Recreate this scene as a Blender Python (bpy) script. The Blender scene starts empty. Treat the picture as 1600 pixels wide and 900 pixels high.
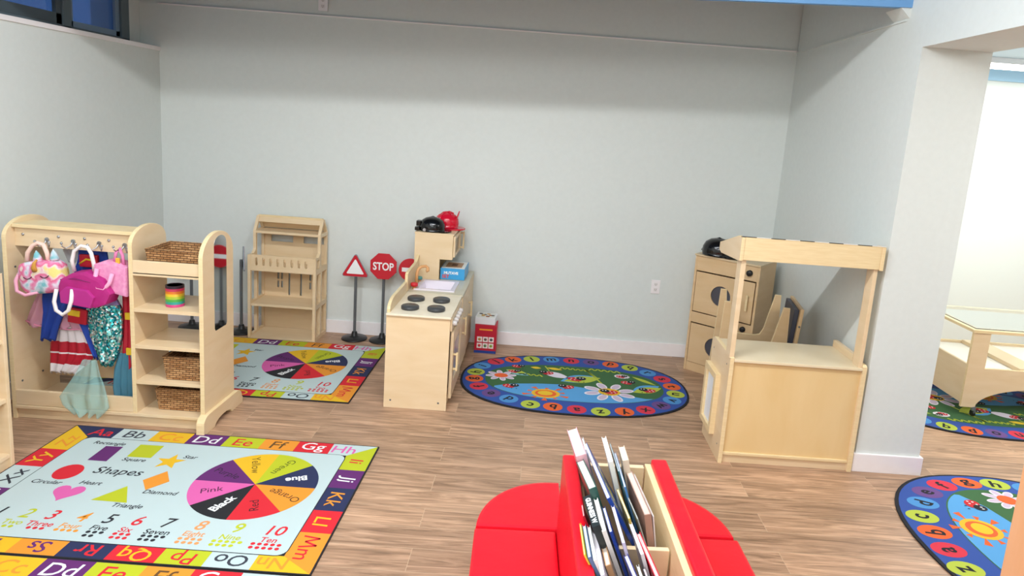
import bpy, bmesh, math, random
from mathutils import Matrix, Vector, Euler
random.seed(7)
PI = math.pi
SC = bpy.context.scene
COL = SC.collection

# ------------------------------------------------------------------ camera
def make_camera():
    p, r, yw = .1685, .0743, .0099
    F = Vector((math.sin(yw)*math.cos(p), math.cos(yw)*math.cos(p), -math.sin(p)))
    R0 = Vector((math.cos(yw), -math.sin(yw), 0)); U0 = R0.cross(F)
    R = math.cos(r)*R0 + math.sin(r)*U0
    U = -math.sin(r)*R0 + math.cos(r)*U0
    m = Matrix(((R.x, U.x, -F.x, 0), (R.y, U.y, -F.y, 0), (R.z, U.z, -F.z, 1.8), (0, 0, 0, 1)))
    cd = bpy.data.cameras.new('camera'); cd.sensor_fit = 'HORIZONTAL'; cd.sensor_width = 36
    cd.lens = 1021.72/1600*36
    cd.shift_x = -50.68/1600; cd.shift_y = -77.1/1600
    cd.clip_start = .05
    o = bpy.data.objects.new('camera', cd); COL.objects.link(o); o.matrix_world = m
    SC.camera = o
make_camera()

# ------------------------------------------------------------------ view, world, lights
SC.view_settings.view_transform = 'Standard'
try: SC.view_settings.look = 'None'
except Exception: pass
SC.view_settings.gamma = 1.0
SC.view_settings.use_curve_mapping = False
SC.view_settings.exposure = 0.66
w = bpy.data.worlds.new('dusk'); SC.world = w; w.use_nodes = True
w.node_tree.nodes['Background'].inputs[0].default_value = (.05, .13, .29, 1)
w.node_tree.nodes['Background'].inputs[1].default_value = .9

def area(name, loc, sx, sy, power, color=(.965, .985, 1), rot=(0, 0, 0)):
    l = bpy.data.lights.new(name, 'AREA'); l.shape = 'RECTANGLE'; l.size = sx; l.size_y = sy
    l.energy = power; l.color = color
    o = bpy.data.objects.new(name, l); COL.objects.link(o); o.location = loc; o.rotation_euler = rot
    return o
area('ceiling_panel_light', (-.2, 2.14, 3.02), 2.4, .12, 36)
area('ceiling_panel_light', (-.6, -.3, 2.98), 3.4, 1.0, 36)
area('ceiling_panel_light', (-.6, -2.2, 2.98), 3.4, 1.0, 48)
def lamp(loc, power, r=.16, color=(.965, .985, 1)):
    l = bpy.data.lights.new('ceiling_lamp_light', 'POINT'); l.energy = power; l.shadow_soft_size = r; l.color = color
    o = bpy.data.objects.new('ceiling_lamp_light', l); COL.objects.link(o); o.location = loc
for lx in (-1.5, -.8, -.1): lamp((lx, 2.14, 2.98), 17, .06)
lamp((-1.75, .75, 2.90), 38); lamp((-.35, -.8, 2.90), 34)
area('side_room_fill_light', (5.9, 3.2, 1.5), 1.4, 1.3, 27, (.96, .985, 1), (0, PI/2, 0))  # added fill to brighten the opening's header; the wall behind has no window
area('ceiling_panel_light', (3.6, 2.4, 2.52), 1.6, 1.2, 27, (1, .98, .93))
area('ceiling_panel_light', (3.9, 4.9, 2.50), 1.6, .3, 18, (1, .98, .93))

# ------------------------------------------------------------------ materials
def lin(c):
    if isinstance(c, str):
        c = [int(c[i:i+2], 16)/255 for i in (0, 2, 4)]
    return tuple(((x/12.92) if x <= .04045 else ((x+.055)/1.055)**2.4) for x in c) + (1,)
MATS = {}
def mat(name, col, rough=.5, **k):
    if name in MATS: return MATS[name]
    m = bpy.data.materials.new(name); m.use_nodes = True
    b = m.node_tree.nodes['Principled BSDF']
    b.inputs['Base Color'].default_value = lin(col); b.inputs['Roughness'].default_value = rough
    for kk, v in k.items(): b.inputs[kk.replace('_', ' ')].default_value = v
    MATS[name] = m
    return m
def nodes(m): return m.node_tree.nodes, m.node_tree.links, m.node_tree.nodes['Principled BSDF']
def noisy(name, c1, c2, scale=(1, 1, 1), nscale=4, rough=.5, detail=4, bump=0, dist=0, lo=.3, hi=.7, **k):
    m = mat(name, c1, rough, **k); n, l, b = nodes(m)
    tc = n.new('ShaderNodeTexCoord'); mp = n.new('ShaderNodeMapping'); mp.inputs['Scale'].default_value = scale
    no = n.new('ShaderNodeTexNoise'); no.inputs['Scale'].default_value = nscale; no.inputs['Detail'].default_value = detail
    no.inputs['Distortion'].default_value = dist
    cr = n.new('ShaderNodeValToRGB'); cr.color_ramp.elements[0].position = lo; cr.color_ramp.elements[1].position = hi
    cr.color_ramp.elements[0].color = lin(c1); cr.color_ramp.elements[1].color = lin(c2)
    l.new(tc.outputs['Object'], mp.inputs[0]); l.new(mp.outputs[0], no.inputs['Vector']); l.new(no.outputs['Fac'], cr.inputs[0])
    l.new(cr.outputs[0], b.inputs['Base Color'])
    if bump:
        bp = n.new('ShaderNodeBump'); bp.inputs['Strength'].default_value = bump; bp.inputs['Distance'].default_value = .01
        l.new(no.outputs['Fac'], bp.inputs['Height']); l.new(bp.outputs[0], b.inputs['Normal'])
    return m
WALL = noisy('wall_paint', 'd6dbd7', 'd9deda', nscale=30, rough=.75, bump=.03)
WHITE = noisy('white_trim_paint', 'efe9e9', 'f1ecec', nscale=20, rough=.45)
CEIL = noisy('blue_ceiling_paint', '6c9fd2', '72a4d6', nscale=8, rough=.7)
BIRCH = noisy('birch_plywood', 'dfc49b', 'e6ceaa', scale=(1.2, 1.2, 5), nscale=3, rough=.38, detail=5, dist=.6)
BIRCHX = noisy('birch_plywood_across', 'dfc49b', 'e6ceaa', scale=(1, 5, 9), nscale=2.5, rough=.38, detail=5, dist=.6)
BIRCHY = noisy('birch_panel_yellow', 'dfbf87', 'e5c894', scale=(3, 3, 1), nscale=2, rough=.38, detail=5, dist=.8)
EDGE = noisy('plywood_edge', 'e2c898', 'ead3a6', scale=(3, 3, 30), nscale=4, rough=.5)
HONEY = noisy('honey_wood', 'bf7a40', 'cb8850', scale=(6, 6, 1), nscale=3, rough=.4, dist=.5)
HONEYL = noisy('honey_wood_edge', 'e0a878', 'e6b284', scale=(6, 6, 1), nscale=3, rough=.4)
REDV = noisy('red_vinyl', 'db0c22', 'e11026', nscale=5, rough=.36, bump=.35)
def floor_mat():
    m = mat('vinyl_plank_floor', 'a58a72', .42); n, l, b = nodes(m)
    tc = n.new('ShaderNodeTexCoord')
    br = n.new('ShaderNodeTexBrick'); br.inputs['Scale'].default_value = 1
    br.inputs['Brick Width'].default_value = 1.18; br.inputs['Row Height'].default_value = .148
    br.inputs['Mortar Size'].default_value = .0012; br.inputs['Mortar Smooth'].default_value = .2
    br.offset = .37; br.inputs['Bias'].default_value = 0
    br.inputs['Color1'].default_value = (0, 0, 0, 1); br.inputs['Color2'].default_value = (1, 1, 1, 1)
    br.inputs['Mortar'].default_value = (.5, .5, .5, 1)
    l.new(tc.outputs['Object'], br.inputs['Vector'])
    # per plank offset of the grain
    ma = n.new('ShaderNodeVectorMath'); ma.operation = 'MULTIPLY_ADD'
    ma.inputs[1].default_value = (7, 5, 3); l.new(br.outputs['Color'], ma.inputs[0]); l.new(tc.outputs['Object'], ma.inputs[2])
    mp = n.new('ShaderNodeMapping'); mp.inputs['Scale'].default_value = (.9, 11, 1); l.new(ma.outputs[0], mp.inputs[0])
    n1 = n.new('ShaderNodeTexNoise'); n1.inputs['Scale'].default_value = 1.9; n1.inputs['Detail'].default_value = 7; n1.inputs['Distortion'].default_value = 2.2; n1.inputs['Roughness'].default_value = .62
    l.new(mp.outputs[0], n1.inputs['Vector'])
    mp2 = n.new('ShaderNodeMapping'); mp2.inputs['Scale'].default_value = (2.0, 45, 1); l.new(ma.outputs[0], mp2.inputs[0])
    n2 = n.new('ShaderNodeTexNoise'); n2.inputs['Scale'].default_value = 2; n2.inputs['Detail'].default_value = 4
    l.new(mp2.outputs[0], n2.inputs['Vector'])
    cr = n.new('ShaderNodeValToRGB'); e = cr.color_ramp.elements
    e[0].position = .30; e[0].color = lin('83664f'); e[1].position = .66; e[1].color = lin('caa384')
    x = cr.color_ramp.elements.new(.47); x.color = lin('a78468')
    l.new(n1.outputs['Fac'], cr.inputs[0])
    mx = n.new('ShaderNodeMix'); mx.data_type = 'RGBA'; mx.blend_type = 'OVERLAY'; mx.inputs[0].default_value = .42
    l.new(cr.outputs[0], mx.inputs[6]); l.new(n2.outputs['Fac'], mx.inputs[7])
    # whole planks lighter or darker
    mr = n.new('ShaderNodeMapRange'); mr.inputs[3].default_value = .80; mr.inputs[4].default_value = 1.08; l.new(br.outputs['Color'], mr.inputs[0])
    m2 = n.new('ShaderNodeMix'); m2.data_type = 'RGBA'; m2.blend_type = 'MULTIPLY'; m2.inputs[0].default_value = 1
    l.new(mx.outputs[2], m2.inputs[6]); l.new(mr.outputs[0], m2.inputs[7])
    m3 = n.new('ShaderNodeMix'); m3.data_type = 'RGBA'; m3.inputs[7].default_value = lin('c0a486'); l.new(br.outputs['Fac'], m3.inputs[0])
    l.new(m2.outputs[2], m3.inputs[6]); l.new(m3.outputs[2], b.inputs['Base Color'])
    return m
FLOOR = floor_mat()
def weave_mat():
    m = mat('wicker', 'b48753', .6); n, l, b = nodes(m)
    tc = n.new('ShaderNodeTexCoord'); sp = n.new('ShaderNodeSeparateXYZ'); ad = n.new('ShaderNodeMath'); cb = n.new('ShaderNodeCombineXYZ')
    l.new(tc.outputs['Object'], sp.inputs[0]); l.new(sp.outputs[0], ad.inputs[0]); l.new(sp.outputs[1], ad.inputs[1])
    l.new(ad.outputs[0], cb.inputs[0]); l.new(sp.outputs[2], cb.inputs[1])
    br = n.new('ShaderNodeTexBrick'); br.inputs['Scale'].default_value = 1; br.inputs['Brick Width'].default_value = .036; br.inputs['Row Height'].default_value = .0125
    br.inputs['Mortar Size'].default_value = .0022; br.inputs['Mortar Smooth'].default_value = .6
    br.inputs['Color1'].default_value = lin('c89a68'); br.inputs['Color2'].default_value = lin('9c6c3e'); br.inputs['Mortar'].default_value = lin('4c2e16')
    l.new(cb.outputs[0], br.inputs['Vector']); l.new(br.outputs['Color'], b.inputs['Base Color'])
    bp = n.new('ShaderNodeBump'); bp.invert = True; bp.inputs['Strength'].default_value = .8; bp.inputs['Distance'].default_value = .004
    l.new(br.outputs['Fac'], bp.inputs['Height']); l.new(bp.outputs[0], b.inputs['Normal'])
    return m
WICKER = weave_mat()
def sequin_mat():
    m = mat('sequins', '3a9ba5', .25, Metallic=.75); n, l, b = nodes(m)
    tc = n.new('ShaderNodeTexCoord'); v = n.new('ShaderNodeTexVoronoi'); v.inputs['Scale'].default_value = 105
    cr = n.new('ShaderNodeValToRGB'); cr.color_ramp.interpolation = 'CONSTANT'
    cs = ['1d6f80', '2fb0b4', '8fe0dc', 'e9f4f2', '2a8fa0', '7d8f99']
    e = cr.color_ramp.elements; e[0].color = lin(cs[0]); e[1].position = .2; e[1].color = lin(cs[1])
    for i, c in enumerate(cs[2:]): x = e.new(.38+i*.15); x.color = lin(c)
    l.new(tc.outputs['Object'], v.inputs['Vector']); l.new(v.outputs['Color'], cr.inputs[0]); l.new(cr.outputs[0], b.inputs['Base Color'])
    vm = n.new('ShaderNodeVectorMath'); vm.operation = 'MULTIPLY_ADD'; vm.inputs[1].default_value = (.9, .9, .9); vm.inputs[2].default_value = (-.45, -.45, -.45)
    l.new(v.outputs['Color'], vm.inputs[0]); ge = n.new('ShaderNodeNewGeometry'); v2 = n.new('ShaderNodeVectorMath')
    l.new(vm.outputs[0], v2.inputs[0]); l.new(ge.outputs['Normal'], v2.inputs[1]); v3 = n.new('ShaderNodeVectorMath'); v3.operation = 'NORMALIZE'
    l.new(v2.outputs[0], v3.inputs[0]); l.new(v3.outputs[0], b.inputs['Normal'])
    return m
SEQ = sequin_mat()
def C(hexc, rough=.55, **k): return mat('paint_'+hexc+('_%d' % (rough*100)), hexc, rough, **k)
def rug(hexc):   # printed pile, a little duller than ink on paper
    c = [int(hexc[i:i+2], 16)/255*.915 for i in (0, 2, 4)]
    return mat('rug_'+hexc, c, .92)
BLACK = C('1a1a1c', .4); BLACKG = C('0e0e10', .12); GREY = C('6a6f74', .4, Metallic=.4); CHROME = mat('chrome', 'b4b7bc', .3, Metallic=1)
SIGNRED = C('c4182c', .35); OFFW = C('eef0f0', .5); DARKFAB = noisy('charcoal_vinyl', '3a3d4a', '424553', nscale=10, rough=.5)
MIRROR = mat('mirror', 'd5dadd', .04, Metallic=1)
GLASS = mat('window_glass', 'aab9d6', .08, Transmission_Weight=.92)
ACRYL = mat('clear_acrylic', 'f4fafa', .05, Transmission_Weight=.95, IOR=1.2)
TULP = mat('pink_tulle', 'e8a9c0', .8, Alpha=.6); TULG = mat('mint_tulle', 'a9dbd6', .7, Alpha=.34); TULB = mat('teal_net', '4f8ea6', .7, Alpha=.8)
def emis(name, col, s):
    m = mat(name, col, .5); b = nodes(m)[2]; b.inputs['Emission Color'].default_value = lin(col); b.inputs['Emission Strength'].default_value = s
    return m

# ------------------------------------------------------------------ things, parts
XF = {}
def thing(name, label, cat, loc=(0, 0, 0), rotz=0, group=None):
    o = bpy.data.objects.new(name, None); COL.objects.link(o); o.empty_display_size = .1
    o.location = loc; o.rotation_euler = (0, 0, rotz); o['label'] = label; o['category'] = cat
    if group: o['group'] = group
    XF[o.name] = (Matrix.Translation(loc) @ Matrix.Rotation(rotz, 4, 'Z')).inverted()
    return o
def tag(o, label, cat, group=None):
    o['label'] = label; o['category'] = cat
    if group: o['group'] = group
    return o
def copy_tree(o, parent=None):
    c = o.copy(); COL.objects.link(c)
    if parent: c.parent = parent
    for ch in [x for x in bpy.data.objects if x.parent == o and x != c]: copy_tree(ch, c)
    return c

class MB:
    def __init__(s, M=None):
        s.v = []; s.f = []; s.m = []; s.sm = []; s.mats = []; s.M = M or Matrix()
    def mi(s, m):
        if m not in s.mats: s.mats.append(m)
        return s.mats.index(m)
    def add(s, vs, fs, m, smooth=False):
        o = len(s.v); s.v += [s.M @ Vector(x) for x in vs]
        i = s.mi(m)
        for f in fs: s.f.append([o+k for k in f]); s.m.append(i); s.sm.append(smooth)
        return s
    def bm(s, b, m, smooth=False):
        b.verts.ensure_lookup_table(); b.verts.index_update()
        s.add([v.co.copy() for v in b.verts], [[v.index for v in f.verts] for f in b.faces], m, smooth); b.free(); return s
    def box(s, x0, x1, y0, y1, z0, z1, m, bev=.0, seg=2, smooth=False):
        b = bmesh.new(); bmesh.ops.create_cube(b, size=1)
        for v in b.verts: v.co = Vector(((x0+x1)/2+v.co.x*(x1-x0), (y0+y1)/2+v.co.y*(y1-y0), (z0+z1)/2+v.co.z*(z1-z0)))
        if bev: bmesh.ops.bevel(b, geom=b.edges[:], offset=bev, segments=seg, profile=.7, affect='EDGES')
        return s.bm(b, m, smooth)
    def prism(s, pts, ax, a0, a1, m, bev=0, edge=None, smooth=False):
        b = bmesh.new()
        def P(u, v, a): return {'x': (a, u, v), 'y': (u, a, v), 'z': (u, v, a)}[ax]
        A = [b.verts.new(P(u, v, a0)) for u, v in pts]; B = [b.verts.new(P(u, v, a1)) for u, v in pts]
        n = len(pts); b.faces.new(A); b.faces.new(B)
        for i in range(n): b.faces.new((A[i], A[(i+1) % n], B[(i+1) % n], B[i]))
        bmesh.ops.recalc_face_normals(b, faces=b.faces[:])
        if bev:
            bmesh.ops.bevel(b, geom=[e for e in b.edges if len(e.link_faces) == 2 and any(len(f.verts) == n and n > 4 for f in e.link_faces)] or b.edges[:], offset=bev, segments=2, profile=.7, affect='EDGES')
        if edge:
            b.verts.ensure_lookup_table(); b.verts.index_update()
            base = [v.co.copy() for v in b.verts]
            s.add(base, [[v.index for v in f.verts] for f in b.faces if len(f.verts) == n], m)
            s.add(base, [[v.index for v in f.verts] for f in b.faces if len(f.verts) != n], edge); b.free(); return s
        return s.bm(b, m, smooth)
    def lathe(s, prof, c, m, seg=24, ax='z', smooth=True, sx=1, sy=1):
        vs = []; fs = []; n = len(prof)
        for i in range(seg):
            a = 2*PI*i/seg
            for r, z in prof:
                x, y = r*math.cos(a)*sx, r*math.sin(a)*sy
                p = {'z': (x, y, z), 'x': (z, x, y), 'y': (x, z, y)}[ax]
                vs.append((c[0]+p[0], c[1]+p[1], c[2]+p[2]))
        for i in range(seg):
            j = (i+1) % seg
            for k in range(n-1): fs.append([i*n+k, j*n+k, j*n+k+1, i*n+k+1])
        if prof[0][0] > 1e-6: fs.append([i*n for i in range(seg)])
        if prof[-1][0] > 1e-6: fs.append([i*n+n-1 for i in range(seg)][::-1])
        return s.add(vs, fs, m, smooth)
    def cyl(s, c, r, h, m, ax='z', seg=24):
        return s.lathe([(r, 0), (r, h)], c, m, seg, ax, False)
    def ball(s, c, r, m, sx=1, sy=1, sz=1, seg=16):
        prof = [(r*math.sin(PI*i/10), -r*sz*math.cos(PI*i/10)) for i in range(11)]
        return s.lathe(prof, c, m, seg, 'z', True, sx, sy)
    def tube(s, path, r, m, seg=8, r2=None):
        P = [Vector(p) for p in path]; n = len(P); vs = []; fs = []
        up = Vector((0, 0, 1)); prev = None
        for i in range(n):
            t = (P[min(i+1, n-1)]-P[max(i-1, 0)]).normalized()
            a = prev if prev else (up if abs(t.z) < .9 else Vector((1, 0, 0)))
            u = (a - t*a.dot(t)).normalized(); v = t.cross(u); prev = u
            rr = r if r2 is None else r+(r2-r)*i/(n-1)
            for k in range(seg):
                an = 2*PI*k/seg; vs.append(P[i]+u*rr*math.cos(an)+v*rr*math.sin(an))
        for i in range(n-1):
            for k in range(seg): fs.append([i*seg+k, i*seg+(k+1) % seg, (i+1)*seg+(k+1) % seg, (i+1)*seg+k])
        fs.append(list(range(seg))[::-1]); fs.append([(n-1)*seg+k for k in range(seg)])
        return s.add(vs, fs, m, True)
    def poly(s, pts, z, m):
        return s.add([(x, y, z) for x, y in pts], [list(range(len(pts)))], m)
    def grid(s, x0, x1, z0, z1, holes, y0, y1, m):
        """upright board in the xz plane with rectangular openings"""
        xs = sorted({x0, x1} | {h[i] for h in holes for i in (0, 1)}); zs = sorted({z0, z1} | {h[i] for h in holes for i in (2, 3)})
        def solid(i, j):
            if i < 0 or j < 0 or i >= len(xs)-1 or j >= len(zs)-1: return False
            cx, cz = (xs[i]+xs[i+1])/2, (zs[j]+zs[j+1])/2
            return not any(h[0] < cx < h[1] and h[2] < cz < h[3] for h in holes)
        for i in range(len(xs)-1):
            for j in range(len(zs)-1):
                if not solid(i, j): continue
                a, b_, c, d = xs[i], xs[i+1], zs[j], zs[j+1]
                s.add([(a, y0, c), (b_, y0, c), (b_, y0, d), (a, y0, d), (a, y1, c), (b_, y1, c), (b_, y1, d), (a, y1, d)],
                      [[0, 1, 2, 3], [7, 6, 5, 4]]+([[0, 3, 7, 4]] if not solid(i-1, j) else [])+([[1, 5, 6, 2]] if not solid(i+1, j) else [])+([[0, 4, 5, 1]] if not solid(i, j-1) else [])+([[3, 2, 6, 7]] if not solid(i, j+1) else []), m)
        return s
    def curve2d(s, obj, m, M):
        dg = bpy.context.evaluated_depsgraph_get()
        me = bpy.data.meshes.new_from_object(obj.evaluated_get(dg))
        s.add([M @ v.co for v in me.vertices], [list(p.vertices) for p in me.polygons], m)
        bpy.data.meshes.remove(me)
        return s
    def plate(s, outer, holes, thick, m, M):
        """filled outline with holes, thick in local z, placed by M"""
        cu = bpy.data.curves.new('tmp', 'CURVE'); cu.dimensions = '2D'; cu.fill_mode = 'BOTH'; cu.extrude = thick/2
        for pts in [outer]+holes:
            sp = cu.splines.new('POLY'); sp.points.add(len(pts)-1); sp.use_cyclic_u = True
            for i, (x, y) in enumerate(pts): sp.points[i].co = (x, y, 0, 1)
        o = bpy.data.objects.new('tmp', cu); COL.objects.link(o); bpy.context.view_layer.update()
        s.curve2d(o, m, M); bpy.data.objects.remove(o); bpy.data.curves.remove(cu)
        return s
    TC = {}
    def text(s, body, size, m, M, bold=0, shear=0, extr=0, align='CENTER', ysc=1, xsc=1):
        key = (body, size, bold, shear, extr, align)
        if key not in MB.TC:
            cu = bpy.data.curves.new('tmp', 'FONT'); cu.body = body; cu.size = 1; cu.offset = bold/size; cu.shear = shear
            cu.extrude = extr/size; cu.align_x = align; cu.align_y = 'CENTER'; cu.resolution_u = 3
            o = bpy.data.objects.new('tmp', cu); COL.objects.link(o); bpy.context.view_layer.update()
            me = bpy.data.meshes.new_from_object(o.evaluated_get(bpy.context.evaluated_depsgraph_get()))
            vs = [v.co*size for v in me.vertices]
            if vs and align == 'CENTER':
                cy = (max(v.y for v in vs)+min(v.y for v in vs))/2; cx = (max(v.x for v in vs)+min(v.x for v in vs))/2
                vs = [Vector((v.x-cx, v.y-cy, v.z)) for v in vs]
            MB.TC[key] = (vs, [list(p.vertices) for p in me.polygons])
            bpy.data.meshes.remove(me); bpy.data.objects.remove(o); bpy.data.curves.remove(cu)
        vs, fs = MB.TC[key]
        S = Matrix.Diagonal((xsc, ysc, 1, 1))
        return s.add([M @ S @ v for v in vs], fs, m)
    def build(s, name, parent=None, local=False):
        inv = XF.get(parent.name) if (parent and not local) else None
        if parent and not local and inv is None:
            q = parent
            while q.parent: q = q.parent
            inv = XF.get(q.name)
        vs = [inv @ v for v in s.v] if inv else s.v
        me = bpy.data.meshes.new(name); me.from_pydata([tuple(v) for v in vs], [], s.f)
        for m in s.mats: me.materials.append(m)
        me.polygons.foreach_set('material_index', s.m); me.polygons.foreach_set('use_smooth', s.sm)
        me.update()
        o = bpy.data.objects.new(name, me); COL.objects.link(o)
        if parent: o.parent = parent
        return o
def struct(name, mb):
    o = mb.build(name); o['kind'] = 'structure'; return o
def T(x, y, z=0, rz=0): return Matrix.Translation((x, y, z)) @ Matrix.Rotation(rz, 4, 'Z')
# frames: local xy plane stood up, facing -Y (x right, y up) and facing +X (x = +Y, y up)
def FY(x, y, z): return Matrix.Translation((x, y, z)) @ Matrix.Rotation(PI/2, 4, 'X')
def FX(x, y, z): return Matrix.Translation((x, y, z)) @ Matrix.Rotation(PI/2, 4, 'Z') @ Matrix.Rotation(PI/2, 4, 'X')
def arc(cx, cy, rx, ry, a0, a1, n=12): return [(cx+rx*math.cos(math.radians(a0+(a1-a0)*i/n)), cy+ry*math.sin(math.radians(a0+(a1-a0)*i/n))) for i in range(n+1)]

# ================================================================== THE SETTING
XL, XR, YB, YJ, TH = -3.024, 1.892, 5.217, 3.471, .365
ZH = 2.345; ZC = 3.2
struct('floor', MB().box(-3.4, 6.2, -3.2, 7.0, -.1, 0, FLOOR))
struct('ceiling', MB().box(-3.4, 2.257, -3.2, 5.5, ZC, ZC+.1, noisy('grey_blue_ceiling', '8797a6', '8d9cab', nscale=8, rough=.8)))
struct('ceiling_side_room', MB().box(2.257, 6.2, -3.2, 7.0, 2.60, 2.7, C('cfe4f2', .7)))
b = MB(); b.box(-3.4, XR+TH, YB, YB+.2, 0, 2.515, WALL); b.box(-3.4, XR+TH, YB+.012, YB+.2, 2.515, ZC, WALL); struct('wall_back', b)
b = MB(); b.box(-3.4, XL, -3.2, YB, 0, 2.185, WALL); b.box(-3.4, -3.17, -3.2, 3.0, 2.185, ZC, WALL); b.box(-3.4, -3.17, 5.0, YB+.1, 2.185, ZC, WALL)
b.box(-3.4, -3.17, 3.0, 5.0, 2.86, ZC, WALL); struct('wall_left', b)
b = MB(); b.box(XR, XR+TH, YJ, YB, 0, ZC, WALL); b.box(XR, XR+TH, .6, YJ, ZH, ZC, WALL); b.box(XR, XR+TH, -3.2, .6, 0, ZC, WALL); struct('wall_right', b)
struct('wall_front', MB().box(-3.4, 6.2, -3.4, -3.2, 0, ZC, WALL))
struct('wall_side_room_back', MB().box(XR+TH, 6.2, 6.0, 6.2, 0, 2.6, C('e2e8e2', .75)))
struct('wall_side_room_right', MB().box(6.0, 6.2, -3.2, 6.0, 0, 2.6, WALL))
struct('wall_side_room_left', MB().box(XR+TH-.02, XR+TH, YB+.2, 6.0, 0, 2.7, WALL))
# ledge beads along the walls
struct('trim_1', MB().box(XL, XR, YB-.006, YB+.012, 2.509, 2.519, WHITE, .002))  # whiter than the wall: the ledge edge's highlight put into the bead's colour
b = MB(); b.box(XR-.008, XR, 3.66, YB, 2.500, 2.512, WALL, .002)
b.prism([(XR, 2.512), (XR-.055, 2.565), (XR, 2.565)], 'y', 3.64, 3.80, WALL); struct('trim_2', b)
struct('trim_3', MB().box(-3.17, XL+.012, 1.0, YB, 2.162, 2.192, WHITE, .003))
# blue painted fascia hanging in front of the back bay
b = MB(); b.prism([(-3.17, 2.395), (XR, 2.566), (XR, ZC), (-3.17, ZC)], 'y', 3.63, 3.665, CEIL); struct('trim_4', b)
# blue strip high on the side room wall
struct('trim_5', MB().box(XR+TH, 6.0, 5.975, 6.0, 2.50, 2.6, C('a9cfe6', .6)))
def bb(name, *boxes):
    m = MB()
    for q in boxes: m.box(*q, WHITE, .004)
    struct(name, m)
bb('baseboard_back', (XL, XR, YB-.016, YB, 0, .109))
bb('baseboard_left', (XL, XL+.016, -3.2, YB-.016, 0, .109))
bb('baseboard_right', (XR-.016, XR, YJ, YB-.016, 0, .109), (XR-.016, XR+TH+.016, YJ-.016, YJ, 0, .109), (XR+TH, XR+TH+.016, YJ, 6.0, 0, .109))
# window in the upper left
win = MB(); fr = C('5c6a70', .4)
for y0, y1 in ((3.0, 3.06), (4.38, 4.455), (4.97, 5.06)): win.box(-3.21, -3.15, y0, y1, 2.192, 2.86, fr, .004)
for z0, z1 in ((2.192, 2.222), (2.82, 2.86)): win.box(-3.21, -3.15, 3.0, 5.06, z0, z1, fr, .004)
wo = struct('window_1', win)
q = MB(); q.box(-3.185, -3.165, 4.455, 4.49, 2.222, 2.82, C('7f95ab', .4), .003); q.box(-3.185, -3.165, 4.925, 4.97, 2.222, 2.82, C('7f95ab', .4), .003); q.box(-3.185, -3.165, 4.455, 4.97, 2.222, 2.262, C('7f95ab', .4), .003)
q.build('window_sash', wo)
q = MB(); q.box(-3.185, -3.16, 3.06, 4.38, 2.222, 2.29, C('4b565c', .4), .003); q.box(-3.185, -3.16, 4.33, 4.38, 2.222, 2.82, C('4b565c', .4), .003); q.build('window_sash', wo)
MB().box(-3.196, -3.19, 3.06, 4.97, 2.2, 2.84, GLASS).build('window_pane', wo)

# outlets
def outlet(x, z, label, dup=True):
    t = thing('wall_outlet', label, 'outlet', (x, YB, z))
    MB().box(x-.036, x+.036, YB-.007, YB+.001, z-.057, z+.057, WHITE, .003).build('cover_plate', t)
    s = MB()
    for dz in (-.022, .022):
        s.box(x-.016, x+.016, YB-.009, YB-.006, z+dz-.015, z+dz+.015, C('e8e2e0', .4), .001)
        for dx in (-.006, .006): s.box(x+dx-.0012, x+dx+.0012, YB-.0095, YB-.0085, z+dz-.004, z+dz+.006, BLACK)
        s.cyl((x, YB-.0095, z+dz-.009), .0025, .001, BLACK, 'y', 8)
    s.build('socket', t)
outlet(.988, .581, 'white wall outlet low on the back wall, between the oval rug and the wooden cabinet')
outlet(-1.765, 2.606, 'white wall outlet high on the upper back wall, cut by the top of the photo')

# side room ceiling light
t = thing('ceiling_light', 'long white glowing light on the ceiling of the side room', 'light', (3.9, 5.5, 2.6))
MB().box(2.9, 5.2, 5.30, 5.62, 2.555, 2.6, C('e6eaec', .5), .006).build('housing', t)
MB().box(2.92, 5.18, 5.32, 5.60, 2.548, 2.556, emis('light_diffuser', 'ffffff', 6)).build('diffuser', t)

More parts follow.
